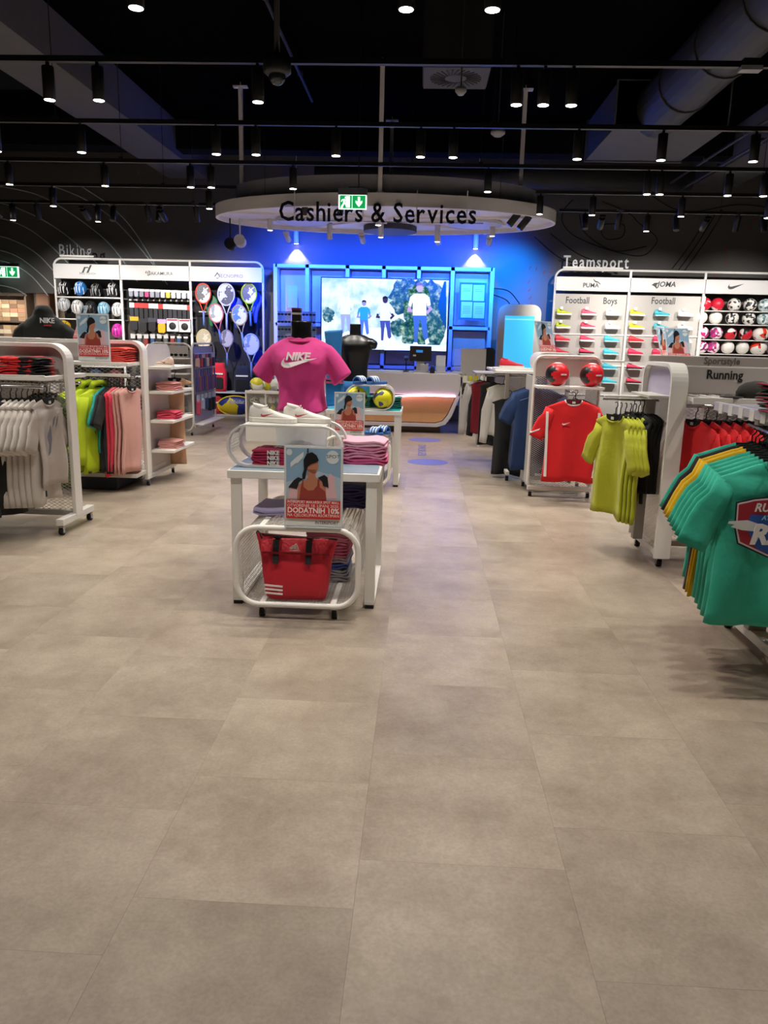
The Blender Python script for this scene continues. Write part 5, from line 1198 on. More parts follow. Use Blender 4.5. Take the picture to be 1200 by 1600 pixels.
# ---- left row, nearest rack
A = root('garment_rack', (-2.68, 5.82, 0), 'nearest white mesh garment rack on the left with T-shaped foot', 'rack')
b = B(); o = [(-.12-3.0, 1.415), (-.12, 1.415)]+[(-.12+.12*sin(a), 1.295+.12*cos(a)) for a in [k*PI/16 for k in range(1, 9)]]+[(0, .10)]
band(b, o, -.06, .06, .03, closed=False); b.build('end_frame', WHITE, A, bevel=.003)
b = B(); b.poly(rrect(-3.1, -.02, 1.19, 1.40, .1, corners=(0, 0, 1, 0)), -.012, .012); b.build('header_board', FROST, A)
flatnet('mesh_panel', -3.1, -.02, .14, 1.19, NETM, A, pu=.045, pv=.026)
slab('shelf', (-3.1, -.36, 1.165), (-.02, .34, 1.195), WHITE, A); slab('shelf_lip', (-3.1, -.36, 1.195), (-.02, -.345, 1.205), WHITE, A)
for y in (-.36, .26): b = B(); b.smooth = True; b.cyl((-3.1, y, 1.12), (-.03, y, 1.12), .012, 10); b.build('hang_rail', CHROME, A)
slab('bottom_rail', (-3.1, -.03, .10), (0, .03, .14), WHITE2, A); slab('foot', (-.05, -.28, .075), (.01, .28, .125), WHITE, A)
for y in (-.25, .25): castor(A, -.02, y)
for y in (-.25, .25): castor(A, -2.9, y)
# garments on it (front faces +X, rail runs along X)
gx = -2.66
def row(items, rail, dirv, rz, dz=0):
    """items: list of (kind args) spaced along dirv from the rail start"""
    pass
g0 = garment('hanging_tee', 'pale grey tee with small dark print, frontmost of the grey tees on the left rack', 'shirt', 'pale grey tees on the near left rack', '#b3a9a3', (-2.745, 5.56, 1.125), rz=1.50, W=.35, L=.64, seed=1)
b = B()
for k in range(2): b.poly([(-.02+k*.05, -.30), (.0+k*.05, -.24), (.03+k*.04, -.22), (.01+k*.04, -.28)], -.045, -.041)
b.poly([(-.10, -.36), (-.05, -.28), (-.04, -.38), (-.07, -.48), (-.10, -.50), (-.08, -.42)], -.048, -.044); b.build('chest_print', M('#6a6a72', .7, var=0), g0)
g1 = None
for k in range(6):
    lab = 'pale grey tee on the near left rack, %s behind the frontmost one' % ORD[k]; q = (-2.785-.036*k, 5.53-.012*k, 1.125)
    if g1 is None: g1 = garment('hanging_tee', lab, 'shirt', 'pale grey tees on the near left rack', '#c4bdb6', q, rz=1.50, W=.36, L=.76, seed=2)
    else: again(g1, q, lab, rz=1.50-.015*k)
g2 = None
for k in range(3):
    lab = 'olive green garment on the rear rail of the near left rack, %s from the post' % ORD[k]; q = (-2.97-.045*k, 6.08, 1.125)
    if g2 is None: g2 = garment('hanging_tee', lab, 'shirt', 'olive garments on the near left rack', '#3c4d12', q, rz=1.5, W=.46, L=.80, seed=5)
    else: again(g2, q, lab, rz=1.35)
g3 = None
for k in range(7):
    lab = 'black long garment on the near left rack, %s from the grey tees' % ORD[k]; q = (-3.02-.05*k, 5.44, 1.125)
    if g3 is None:
        g3 = garment('hanging_sweater', lab, 'shirt', 'black garments on the near left rack', '#111214', q, rz=1.40, W=.48, L=.84, sleeve='long', seed=8)
    else: again(g3, q, lab, rz=1.38)
g4 = garment('hanging_sweater', 'black sweater with red and white chest print, cut by the left edge', 'shirt', None, '#0d0d0f', (-3.02, 5.22, 1.10), rz=.6, W=.50, L=.78, sleeve='long', seed=12)
B().box((.03, -.045, -.42), (.03, .006, .14)).build('red_print', M('#a0202a', .7), g4); B().box((-.02, -.047, -.44), (.05, .006, .16)).build('white_print', M('#d8dcdc', .7), g4)
g4.location = (-3.04, 5.30, 1.12)
RBP = pattern('#d02424', '#141214', 9, .52, .8, 'noise')
for k in range(4): folded((-2.91, 5.62, 1.196+k*.033), '#d02424', 'folded red and black patterned shirt on the near left rack shelf, %s of the stack' % ['bottom', 'second', 'third', 'top'][k], 'red and black folded shirts', w=.34, d=.26, h=.033, mat=RBP, seed=k, rz=.05*k-.1)
for k in range(3): folded((-3.29, 5.62, 1.196+k*.03), '#c8c4be', 'folded pale patterned garment at the far left of the near rack shelf, %s layer' % ['bottom', 'middle', 'top'][k], 'pale patterned folded garments', w=.3, d=.26, h=.03, mat=pattern('#d4d0ca', '#5c5856', 14, .55, .8, 'noise'), seed=k)
# ---- left row, second rack with end shelves
Bk = root('garment_rack', (-2.76, 7.72, 0), 'second white rack on the left, solid white end post and four end shelves', 'rack')
b = B(); o = [(-3.0, 1.435), (-.10, 1.435)]+[(-.10+.10*sin(a), 1.335+.10*cos(a)) for a in [k*PI/16 for k in range(1, 9)]]+[(0, .07)]
band(b, o, -.13, .0, .035, closed=False); b.build('end_frame', WHITE, Bk, bevel=.003)
b = B(); b.poly(rrect(-3.0, -.03, 1.24, 1.42, .08, corners=(0, 0, 1, 0)), -.05, -.03); b.build('header_board', FROST, Bk)
b = B(); b.poly(rrect(.0, .78, .09, 1.42, .14, corners=(0, 0, 1, 1)), -.02, -.005, 'yz'); b.build('side_panel', M('#b9b1ad', .45), Bk)
slab('shelf', (-3.0, -.45, 1.215), (-.02, 0, 1.245), WHITE, Bk); slab('shelf', (-3.0, -.42, 1.11), (-.02, -.39, 1.14), WHITE, Bk)
b = B(); b.smooth = True; b.cyl((-3.0, -.25, 1.10), (-.04, -.25, 1.10), .012, 10); b.build('hang_rail', CHROME, Bk)
for z in (1.20, .955, .66, .355): slab('end_shelf', (.005, .0, z-.028), (.25, .74, z), WHITE, Bk)
slab('base_plinth', (-3.0, -.40, .13), (-.0, .5, .17), WHITE2, Bk); slab('drawer_box', (-2.9, -.40, .01), (-.2, .3, .13), M('#1b1f2c', .7), Bk); slab('foot', (-.02, -.12, .07), (.02, .8, .11), WHITE, Bk)
for y in (-.08, .72): castor(Bk, .0, y, .8)
for y in (-.3, .5): castor(Bk, -2.85, y, .8)
flatnet('mesh_panel', -3.0, -.03, .17, 1.2, NETM, Bk, y=.1, pu=.06, pv=.035)
j0 = None
for k in range(3):
    q = (-3.08-.10*k, 7.30, 1.11); lab = 'lime zip jacket on the second left rack, %s from the front' % ORD[k]
    if j0 is None:
        j0 = garment('hanging_jacket', lab, 'jacket', 'lime jackets on the second left rack', '#b6cc10', q, rz=1.3, W=.54, L=.80, sleeve='long', seed=21, collar=False, thick=.07); jacket_extras(j0, .80)
    else: again(j0, q, lab, rz=1.3)
for k, (x, c, nm, L_, sl) in enumerate([(-3.02, '#1f9e96', 'turquoise tee', .62, 'short'), (-2.99, '#191a1e', 'black tee', .80, 'short'), (-2.96, '#1c1d22', 'dark grey tee', .82, 'short'), (-2.93, '#e02b46', 'coral red top', .84, 'none'), (-2.90, '#e23a58', 'pink red top', .80, 'none')]):
    garment('hanging_tee', '%s between the lime jackets and the pink tank tops' % nm, 'shirt', 'assorted tees on the second left rack', c, (x, 7.36, 1.11), rz=1.42, W=.46, L=L_, sleeve=sl, seed=30+k)
k0 = None
for k in range(4):
    q = (-2.80-.035*k, 7.36+.0*k, 1.11); lab = 'pale pink tank top on the second left rack, %s from the post' % ORD[k]
    if k0 is None: k0 = garment('hanging_tank_top', lab, 'shirt', 'pale pink tank tops', '#d9a39a', q, rz=1.36, W=.38, L=.82, sleeve='none', seed=40)
    else: again(k0, q, lab, rz=1.32)
for k in range(4): folded((-2.99, 7.52, 1.246+k*.034), '#e0483c', 'folded coral garment on the second left rack shelf, %s of the stack' % ['bottom', 'second', 'third', 'top'][k], 'coral folded garments', w=.36, d=.28, h=.034, seed=k)
poster2((-3.13, 7.36, 1.246), 'promotion poster on the shelf of the second left rack, before the helmets', 0, 1.02)
poster2((at(118, 540, 8.8).x, 8.8, 1.40), 'angled promotion poster further back at left, before the silver helmet', -.95, 1.0, rx=-.3)
# end shelf goods
shoe((-2.62, 7.86, 1.202), .26, '#d9b9a8', '#e9e4df', 'beige and black sport shoe tilted on the top end shelf of the second left rack', 'shoes on the end shelves', rz=2.6, tick='#1a1a1c', cat='sneaker', name='sneaker')
bc_ = [('#d98f8a', .957, 'dusty pink', 2, .26), ('#e24a66', .662, 'bright pink', 2, .24), ('#d99a94', .357, 'salmon pink', 2, .27)]
for c, z, nm, n_, w_ in bc_:
    for k in range(n_): folded((-2.62, 7.98, z+k*.04), c, '%s folded garment on an end shelf of the second left rack, %s layer' % (nm, ['lower', 'upper'][k]), 'pink folded garments on the end shelves', w=.22, d=w_, h=.04, seed=k+int(z*10))
garment('hanging_tank_top', 'beige leggings hanging behind the end shelves of the second left rack', 'clothing', None, '#d4a98a', (-2.70, 8.42, 1.15), rz=.2, W=.2, L=.95, sleeve='none', seed=50)
# ---- left row, rack tops further back
for i, (px, py, Y, w_) in enumerate([(55, 530, 8.6, 2.4), (100, 529, 10.2, 2.2)]):
    p = at(px, py, Y); t = root('garment_rack', (p.x+.15-.3*i, Y, 0), ['third white rack on the left, seen above the nearest rack', 'fourth white rack on the left, mostly hidden behind the others'][i], 'rack')
    b = B(); o = [(-w_, 1.435), (-.12, 1.435)]+[(-.12+.12*sin(a), 1.315+.12*cos(a)) for a in [k*PI/16 for k in range(1, 9)]]+[(0, .08)]
    band(b, o, -.06, .06, .03, closed=False); b.build('end_frame', WHITE, t); b = B(); b.poly(rrect(-w_, -.02, 1.2, 1.42, .1, corners=(0, 0, 1, 0)), -.01, .01); b.build('header_board', FROST, t)
    slab('shelf', (-w_, -.3, 1.165), (-.02, .3, 1.195), WHITE, t); slab('foot', (-.05, -.3, .07), (.01, .3, .12), WHITE, t); flatnet('mesh_panel', -w_, -.02, .14, 1.16, NETM, t, pu=.08, pv=.046); slab('bottom_rail', (-w_, -.02, .10), (0, .02, .14), WHITE2, t)
    for y in (-.26, .26): castor(t, -.02, y)
    slab('far_foot', (-w_, -.3, .07), (-w_+.05, .3, .12), WHITE, t)
    for y in (-.26, .26): castor(t, -w_+.03, y)
# ---- accessory racks in front of the rackets
for i, (x, Y0, Y1, lab) in enumerate([(-3.50, 11.75, 12.6, 'white accessory rack with sunglasses facing the aisle, left of the rackets')]):
    C = root('accessory_rack', (x, Y0, 0), lab, 'rack')
    b = B(); b.smooth = True; b.tube([(a, 0, z) for a, z in rrect(-.66, 0, .07, 1.40, .12)], .014, 8, closed=True); b.build('front_frame', WHITE, C)
    slab('back_panel', (-.64, .03, .1), (-.02, .04, 1.3), M('#a8a3a4', .6), C); slab('top_board', (-.60, .0, 1.20), (-.05, .02, 1.37), FROST, C)
    for z in (1.19, .96, .66, .36): slab('shelf', (-.64, -.22, z-.02), (-.02, .03, z), WHITE, C)
    b = B(); b.smooth = True; b.tube([(0, a, z) for a, z in rrect(.03, 1.3, .12, 1.40, .12)], .014, 8, closed=True); b.build('side_frame', WHITE, C)
    slab('side_panel', (-.03, .05, .2), (-.02, 1.28, 1.36), M('#9d98a8', .5), C)
    for z in (1.25, 1.02, .64): B().bb((-.0, .08, z-.008), (.03, 1.26, z+.008)).build('hook_rail', CHROME, C)
    slab('bottom_tray', (-.02, .04, .16), (.16, 1.28, .18), WHITE, C)
    for x_ in (-.6, -.03):
        for y in (.02, 1.26): castor(C, x_, y, .8)
sg = None
for r_ in range(4):
    z = (1.23, 1.08, .86, .76)[r_]
    for k in range(4):
        q = (-4.02+k*.145, 11.62, z); lab = 'dark sunglasses on the white accessory rack, %s row, %s from left' % (ORD[r_], ORD[k])
        if sg is None: sg = glasses('sunglasses', q, lab, 'sunglasses on the accessory rack', '#18181b', 1.0)
        else: again(sg, q, lab)
for k in range(4):
    packet((-4.02+k*.145, 11.6, .62), .11, .16, ['#d8d8d0', '#c8c83a', '#c9c9c6', '#8a8a86'][k], ['#3a3a3a', '#55553a', '#2a2a2e', '#555555'][k], 'small packaged accessory on the accessory rack, %s from left, below the glasses' % ORD[k], 'packets low on the accessory rack')
pc = ['#8e1f26', '#22283f', '#c9a59a', '#b03030', '#2c3352', '#d0b8b0']
for k in range(6): 
    t = packet((-3.47, 11.95+k*.18, 1.24), .12, .2, pc[k], pc[(k+2) % 6], 'hanging pouch on the side of the accessory rack, %s from the aisle corner, top row' % ORD[k], 'pouches on the accessory rack side'); t.rotation_euler = (0, 0, PI/2)
for k in range(9):
    t = packet((-3.47, 11.9+k*.13, 1.0), .05, .33, ['#5a4a72', '#9c6a78', '#5f5a9a'][k % 3], ['#4a4a86', '#8f5a6a', '#6a4a8a'][k % 3], 'long narrow packet on the side of the accessory rack, %s in the middle row' % ORD[k], 'long packets on the accessory rack side'); t.rotation_euler = (0, 0, PI/2)
for k, (c, h) in enumerate((('#d0506a', .32), ('#b8c4d8', .25), ('#3a4a66', .25), ('#141416', .3), ('#18181c', .3))):
    t = packet((-3.47, 11.95+k*.22, .62), .14, h, '#c6cad2', c, 'larger packet on the side of the accessory rack, %s in the low row' % ORD[k], 'larger packets on the accessory rack side'); t.rotation_euler = (0, 0, PI/2)
# ---- ball bin left of the mannequin
bb_ = root('ball_bin', (-2.28, 11.3, 0), 'white mesh bin full of small balls behind the pink mannequin', 'bin')
for x in (-.29, 0, .29): slab('divider', (x-.012, 0, .02), (x+.012, .5, .74), WHITE, bb_)
slab('front_base', (-.29, -.01, .0), (.29, .02, .28), WHITE, bb_); slab('top_rim', (-.30, -.01, .71), (.30, .03, .75), WHITE, bb_); slab('rear_panel', (-.29, .48, 0), (.29, .5, .74), WHITE2, bb_); slab('bin_floor', (-.29, 0, .26), (.29, .5, .28), WHITE2, bb_)
flatnet('wire_mesh', -.28, .28, .28, .71, NETM, bb_, pu=.04, pv=.024)
slab('bin_lid', (-.29, .03, .70), (.29, .5, .715), WHITE2, bb_)
random.seed(21)
for ri in range(3):
    for k in range(4):
        x = -2.28+(-.2+.135*k); ball((x, 11.41, .355+ri*.128), .062, [BT['o'], BT['k'], BT['w'], BT['h']][(k+ri) % 4], 'small ball inside the white mesh bin, %s row from the bottom, %s from left' % (ORD[ri], ORD[k]), 'small balls in the mesh bin')
ball((-2.44, 11.45, .83), .105, BT['h'], 'yellow and grey ball on top of the white ball bin, left', 'balls on the ball bin'); ball((-2.30, 11.62, .83), .1, BT['h'], 'yellow ball on top of the bin, second from left', 'balls on the ball bin')
ball((-2.13, 11.45, .83), .105, BT['k'], 'white and grey ball on top of the ball bin beside the tee sleeve', 'balls on the ball bin')
# ================================================================== RIGHT ROW
# ---- second right rack: Running
R1 = root('garment_rack', (1.71, 5.24, 0), 'white running rack on the right with mesh side and solid rounded end post', 'rack')
o = [(.0, .07), (.0, 1.26)]+[(.13-.13*cos(a), 1.26+.13*sin(a)) for a in [k*PI/16 for k in range(1, 9)]]+[(.57, 1.39)]+[(.57+.10*sin(a), 1.29+.10*cos(a)) for a in [k*PI/16 for k in range(1, 9)]]+[(.67, .09)]
b = B(); P = []
rings = []
for i, (y, z) in enumerate(o):
    ta = Vector((0, o[min(i+1, len(o)-1)][0]-o[max(i-1, 0)][0], o[min(i+1, len(o)-1)][1]-o[max(i-1, 0)][1])).normalized(); nn = Vector((0, -ta.z, ta.y))*.014; c = Vector((0, y, z))
    rings.append([c+nn+Vector((-.055, 0, 0)), c+nn+Vector((.055, 0, 0)), c-nn+Vector((.055, 0, 0)), c-nn+Vector((-.055, 0, 0))])
b.loft(rings); b.build('end_frame', WHITE, R1, bevel=.003)
b = B(); b.poly(rrect(.02, .65, 1.16, 1.37, .08, corners=(0, 0, 1, 1)), -.02, -.01, 'yz'); b.build('side_board', M('#b9b2c6', .5), R1)
flatnet('mesh_panel', .02, .65, .1, 1.16, NETM, R1, y=-.015, axis='y', pu=.03, pv=.017)
slab('side_bracket', (-.11, .34, .12), (-.04, .40, 1.14), M('#a5a09a', .5), R1); slab('foot', (-.03, .0, .07), (.03, .67, .11), WHITE, R1)
slab('side_arm', (-.40, .34, 1.15), (-.02, .38, 1.165), WHITE, R1); slab('side_tray', (-.16, .10, 1.165), (-.02, .56, 1.185), WHITE2, R1)
for y in (.05, .6): castor(R1, 0, y)
for y in (.05, .6): castor(R1, 1.95, y)
slab('header_board', (.05, .30, 1.19), (2.3, .33, 1.385), FROST, R1, .01)
text('lettering', 'Running', .088, DKINK, R1, (.40, .297, 1.30), bold=.015, sx=.88)
flatnet('mesh_panel', .06, 2.3, .15, 1.19, NETM, R1, y=.33, pu=.045, pv=.026); slab('rear_plate', (.30, .345, 1.195), (2.3, .36, 1.27), M('#26221f', .8), R1)
for k in range(26): B().bb((.06+k*.082, -.14, 1.165), (.06+k*.082+.03, .30, 1.19)).build('shelf_slat', WHITE, R1)
slab('shelf_frame', (.05, -.15, 1.15), (2.3, -.13, 1.195), WHITE, R1); slab('shelf_frame', (.05, .27, 1.15), (2.3, .29, 1.165), WHITE, R1); slab('bottom_rail', (.02, .28, .09), (2.3, .34, .13), WHITE2, R1); slab('far_post', (2.2, -.0, .07), (2.26, .6, 1.19), WHITE, R1)
b = B(); b.smooth = True; b.cyl((.05, .06, 1.125), (2.3, .06, 1.125), .012, 10); b.build('hang_rail', CHROME, R1)
t = root('sign_board', (3.45-.35, 7.0, 0), 'pale header board reading Sportstyle behind the Running rack', 'sign'); slab('board', (-1.1, 0, 1.18), (1.6, .03, 1.44), FROST, t, .01); slab('post', (-1.08, 0, 0), (-1.02, .03, 1.2), WHITE, t); slab('post', (1.5, 0, 0), (1.56, .03, 1.2), WHITE, t)
text('lettering', 'Sportstyle', .085, M('#6a6764', .6, var=0), t, (at(1128, 565, 7).x-3.10, -.003, 1.375), bold=.005, sx=.9)
# side-hung garments: black tops next to the mesh, then lime tees on the outer end
for k in range(4): 
    q = (1.655-.03*k, 5.62-.0*k, 1.135)
    if k == 0: kb0 = garment('hanging_tee', 'black sleeveless top on the side arm of the running rack, first from the mesh', 'shirt', 'black tops beside the running rack', '#0e0e10', q, rz=-1.3, W=.36, L=.56, sleeve='none', seed=60)
    else: again(kb0, q, 'black sleeveless top on the side arm of the running rack, %s from the mesh' % ORD[k], rz=-1.3)
garment('hanging_tee', 'black and lime striped top between the black tops and the lime tees', 'shirt', None, '#9fae1c', (1.535, 5.66, 1.135), rz=-1.3, W=.40, L=.62, sleeve='none', seed=61, mat=pattern('#101012', '#a9b81c', 3, .8, .8, 'wave'))
LIME = '#b3b820'; lg = None
for k in range(5):
    q = (1.40+.026*k, 5.60-.03*k, 1.12); lab = 'lime yellow tee hanging left of the running rack, %s from the aisle' % ORD[k]
    if lg is None: lg = garment('hanging_tee', lab, 'shirt', 'lime tees beside the running rack', LIME, q, rz=-1.34, W=.40, L=.72, seed=62)
    else: again(lg, q, lab, rz=-1.38-.03*k)
lg.rotation_euler = (0, 0, -1.12)
b = B(); b.smooth = True; b.cyl((1.30, 5.60, 1.135), (1.70, 5.60, 1.135), .008, 10)
o = b.build('hang_rail', CHROME, R1); o.location = (-1.71, -5.24, 0)
# clothes inside the running rack
rg = None
for k in range(5):
    q = (1.86+.07*k, 5.30, 1.125); lab = 'bright red tee inside the running rack, %s from the white post' % ORD[k]
    if rg is None: rg = garment('hanging_tee', lab, 'shirt', 'bright red tees in the running rack', '#e6202a', q, rz=-1.25, W=.46, L=.70, seed=70)
    else: again(rg, q, lab, rz=-1.25)
bg = None
for k in range(12):
    q = (2.22+.075*k, 5.30, 1.125); lab = 'black garment inside the running rack, %s right of the red tees' % ORD[k]
    if bg is None: bg = garment('hanging_tee', lab, 'shirt', 'black garments in the running rack', '#121214', q, rz=-1.3, W=.46, L=.76, seed=71)
    else: again(bg, q, lab, rz=-1.3)
t = root('sun_cap', (2.20, 5.20, 1.192), 'dark cap lying on the slatted shelf of the running rack', 'cap')
b = B(); b.smooth = True; b.loft([[(.13*k_*cos(q), .11*k_*sin(q)*.9, z) for q in [2*PI*i/20 for i in range(20)]] for z, k_ in ((0, 1), (.04, 1), (.075, .88), (.10, .6), (.112, .2))]); b.build('crown', cloth('#2c2a28'), t)
b = B(); b.smooth = True; b.poly([(-.10, -.05), (-.13, -.10), (-.18, -.12), (-.22, -.08), (-.22, .04), (-.16, .08), (-.10, .06)], .0, .012, 'xy'); b.build('visor', cloth('#2c2a28'), t)
poster2((at(1063, 567, 8.6).x, 8.6, 1.30), 'slightly turned promotion poster above the running rack at right', .35, 1.0, -.3)
poster2((at(1043, 560, 9.4).x, 9.4, 1.33), 'strongly turned promotion poster behind the one above the running rack', .95, 1.0, -.3)
t = root('garment_rack', (3.35, 8.6, 0), 'white rack behind the running rack, carrying turned posters', 'rack')
slab('top_board', (-.55, -.3, 1.27), (1.9, 1.25, 1.298), WHITE, t, .01); slab('side_panel', (-.35, -.2, 0.05), (-.32, 1.2, 1.27), WHITE2, t); slab('side_panel', (1.85, -.2, .05), (1.88, 1.2, 1.27), WHITE2, t)
for x in (-.33, 1.86):
    for y in (-.1, 1.2): slab('foot', (x-.03, y, 0), (x+.03, y+.08, .05), RUBBER, t)
# ---- nearest right rack with turquoise tees
R0 = root('garment_rack', (1.80, 3.70, 0), 'nearest white slatted rack at the right edge behind the turquoise tees', 'rack')
slab('side_bracket', (-.11, .04, .12), (-.02, .10, 1.16), M('#a5a09a', .5), R0); flatnet('mesh_panel', -.02, 1.2, .12, 1.14, NETM, R0, y=.08, pu=.035, pv=.02)
for k in range(16): B().bb((-.20, -.62+k*.075, 1.195), (1.2, -.62+k*.075+.045, 1.215)).build('shelf_slat', M('#b9b5c4', .45), R0)
slab('shelf_edge', (-.21, -.63, 1.18), (-.19, .57, 1.225), M('#c4c0cc', .45), R0, .002); slab('shelf_edge', (1.2, -.63, 1.15), (1.22, .57, 1.225), WHITE, R0, .002)
for k in range(9): B().bb((-.215, -.60+k*.13, 1.17), (-.20, -.60+k*.13+.05, 1.22)).build('edge_clip', WHITE, R0)
slab('cross_bar', (-.19, .05, 1.15), (1.2, .09, 1.195), WHITE, R0); slab('far_post', (1.14, .04, .05), (1.2, .1, 1.16), WHITE, R0); slab('foot', (-.1, -.35, .07), (-.02, .45, .12), WHITE, R0); slab('foot', (1.14, -.35, .07), (1.2, .45, .12), WHITE, R0)
for x in (-.06, 1.17):
    for y in (-.3, .4): castor(R0, x, y)
b = B(); b.smooth = True; b.cyl((-.30, -.56, 1.14), (-.17, .20, 1.14), .007, 10); b.build('hang_rail', CHROME, R0)
TEAL = '#2aa78c'; tg = None
seq = [(3.20, TEAL), (3.27, TEAL), (3.35, TEAL), (3.43, TEAL), (3.51, TEAL), (3.60, '#d4a90c'), (3.67, '#d4a90c'), (3.75, '#16181d'), (3.83, TEAL)]
yt = None; nt_ = 0; ny = 0
for k, (Y, c) in enumerate(seq):
    q = (1.50+.20*(Y-3.2), Y, 1.14)
    rz = -.05-.02*k
    if k == 0:
        tg = garment('hanging_tee', 'front turquoise tee with red and blue winged badge, nearest on the right', 'shirt', 'tees on the near right rack', c, q, rz=.02, W=.52, L=.70, seed=80, trim='#238f78', hook=.09)
    elif c == TEAL:
        lab = 'plain turquoise tee behind the badge tee, %s from the front' % ORD[nt_+1]; nt_ += 1
        if nt_ == 1: tp = garment('hanging_tee', lab, 'shirt', 'tees on the near right rack', c, q, rz=rz, W=.50, L=.70, seed=81+k, hook=.09)
        else: again(tp, q, lab, rz=rz)
    elif c == '#16181d': garment('hanging_tee', 'single black tee between the yellow tees and the rearmost turquoise tee', 'shirt', 'tees on the near right rack', c, q, rz=rz, W=.50, L=.74, seed=90, hook=.09)
    else:
        lab = 'mustard yellow tee on the near right rack, %s of the two' % ['front', 'rear'][ny]; ny += 1
        if ny == 1: yt = garment('hanging_tee', lab, 'shirt', 'tees on the near right rack', c, q, rz=rz, W=.50, L=.73, seed=95, hook=.09)
        else: again(yt, q, lab, rz=rz)
# badge
def badge(par, x, z, y=-.052, s=1.0):
    def bp(name, c, pts, dy): 
        b = B(); b.poly([(x+a*s, z+c_*s) for a, c_ in pts], y-dy-.0008, y-dy); b.build(name, M(c, .6, var=0), par)
    bp('badge_outline', '#1b1f2c', [(-.155, .085), (-.08, .105), (0, .115), (.08, .105), (.155, .085), (.15, -.02), (.13, -.09), (0, -.145), (-.13, -.09), (-.15, -.02)], 0)
    bp('badge_edge', '#d9d6d2', [(-.148, .080), (-.08, .098), (0, .108), (.08, .098), (.148, .080), (.143, -.02), (.124, -.085), (0, -.138), (-.124, -.085), (-.143, -.02)], .001)
    bp('badge_red', '#a01f30', [(-.142, .075), (-.08, .092), (0, .101), (.08, .092), (.142, .075), (.137, -.02), (.118, -.08), (0, -.131), (-.118, -.08), (-.137, -.02)], .002)
    bp('badge_blue', '#2456a8', [(-.09, .035), (.14, .035), (.135, -.02), (.115, -.075), (0, -.128), (-.05, -.106), (-.10, -.02)], .003)
    bp('badge_wing', '#d5d6d6', [(-.175, .005), (-.10, .012), (-.06, .0), (-.06, -.035), (-.12, -.03), (-.165, -.018), (-.15, -.008), (-.178, -.004)], .0045)
    text('badge_lettering', 'RUSSELL', .048*s, M('#e6dcdc', .6, var=0), par, (x+.01, y-.005, z+.05*s), depth=.001, bold=.03, shear=.2)
    text('badge_lettering', 'ATHLETIC', .026*s, M('#8fd0e8', .6, var=0), par, (x+.015, y-.005, z+.015*s), depth=.001, bold=.03, shear=.2)
    text('badge_lettering', 'RA', .115*s, M('#e8e6e4', .6, var=0), par, (x-.01, y-.006, z-.085*s), depth=.001, bold=.045, shear=.2)
badge(tg, -.05, -.33, y=-.066)
TWP = pattern('#a81f45', '#2c7a5c', 3.2, .5, .85, 'wave')
for k in range(4): folded((1.74, 3.58, 1.217+k*.034), '#a81f45', 'folded crimson and green striped towel on the slatted shelf, %s of the stack' % ['bottom', 'second', 'third', 'top'][k], 'striped folded towels at the right edge', w=.36, d=.28, h=.034, mat=TWP, seed=k, rz=.1*k-.15, name='folded_towel')
for k in range(6):
    q = (1.74+.07*k, 3.86, 1.15); hh = garment('hanging_tee', 'dark garment under the slatted shelf at the right edge, %s from left' % ORD[k], 'shirt', 'dark garments under the slatted shelf', ['#17181c', '#2d7fb0', '#17181c', '#202228', '#17181c', '#202228'][k], q, rz=-1.35, W=.42, L=.62, sleeve='short', seed=100+k)
# ---- third right rack: mesh frame with red tee and two balls
R2 = root('garment_rack', (1.43, 7.73, 0), 'white mesh frame rack with red tee and two red balls, right of the aisle', 'rack')
b = B(); b.smooth = True; b.tube([(a, 0, z) for a, z in rrect(-.32, .32, .07, 1.40, .09)], .014, 8, closed=True); b.build('front_frame', WHITE, R2)
flatnet('mesh_panel', -.31, .31, .08, 1.39, NETM, R2, y=.004, pu=.034, pv=.02)
slab('top_board', (-.31, .02, 1.2), (.31, .03, 1.38), FROST, R2); slab('ball_shelf', (-.32, -.24, 1.095), (.32, .0, 1.12), WHITE, R2)
slab('bottom_rail', (-.32, -.03, .07), (.32, .03, .11), WHITE, R2)
b = B(); b.smooth = True; b.cyl((0, -.32, 1.07), (0, 0, 1.07), .008, 8).cyl((0, -.33, 1.065), (0, -.33, 1.09), .01, 8); b.build('front_hook', CHROME, R2)
for x in (-.29, .29):
    for y in (0, .55): castor(R2, x, y, .9)
slab('side_panel', (-.32, .02, .1), (-.31, .58, 1.2), WHITE2, R2); slab('side_panel', (.31, .02, .1), (.32, .58, 1.2), WHITE2, R2); slab('rear_rail', (-.32, .56, .07), (.32, .6, .11), WHITE, R2)
RB = ball_mat('#e0202e', '#141418', None, 3.4, .62)
for i, x in enumerate((1.31, 1.64)):
    b = B(); b.smooth = True; b.ball((0, 0, 0), .112, 36, 24)
    for fi, f in enumerate(b.f):
        c = Vector((0, 0, 0))
        for vi in f: c += Vector(b.v[vi])
        c.normalize()
        if c.dot(Vector((-.80, -.60, -.02)).normalized()) > .72 and c.dot(Vector((-.25, -.95, -.05)).normalized()) < .93: b.m[fi] = 1
        elif c.z > .93: b.m[fi] = 2
    o = b.build('football', [M('#e0202e', .35), M('#141418', .4), M('#efe6e4', .4)]); o.location = (x, 7.60, 1.232)
    tag(o, '%s red ball with black patch on the shelf above the red tee' % ['left', 'right'][i], 'ball', 'red balls on the mesh frame rack')
    b = B(); b.box((.045, -.108, .0), (.06, .006, .014), rz=.42).build('ball_emblem', M('#efe6e4', .4), o)
rt = garment('hanging_tee', 'red football tee with white side stripes and small white tick, front of the mesh frame', 'shirt', 'red tees on the mesh frame rack', '#d8141e', (1.45, 7.42, 1.075), rz=0, W=.50, L=.78, seed=110, trim='#e8e0de', hook=.08, thick=.06)
b = B(); b.poly([(x-.10, z-.31) for x, z in swoosh(.075)], -.052, -.048); b.build('tick_print', M('#f0e4e4', .6, var=0), rt)
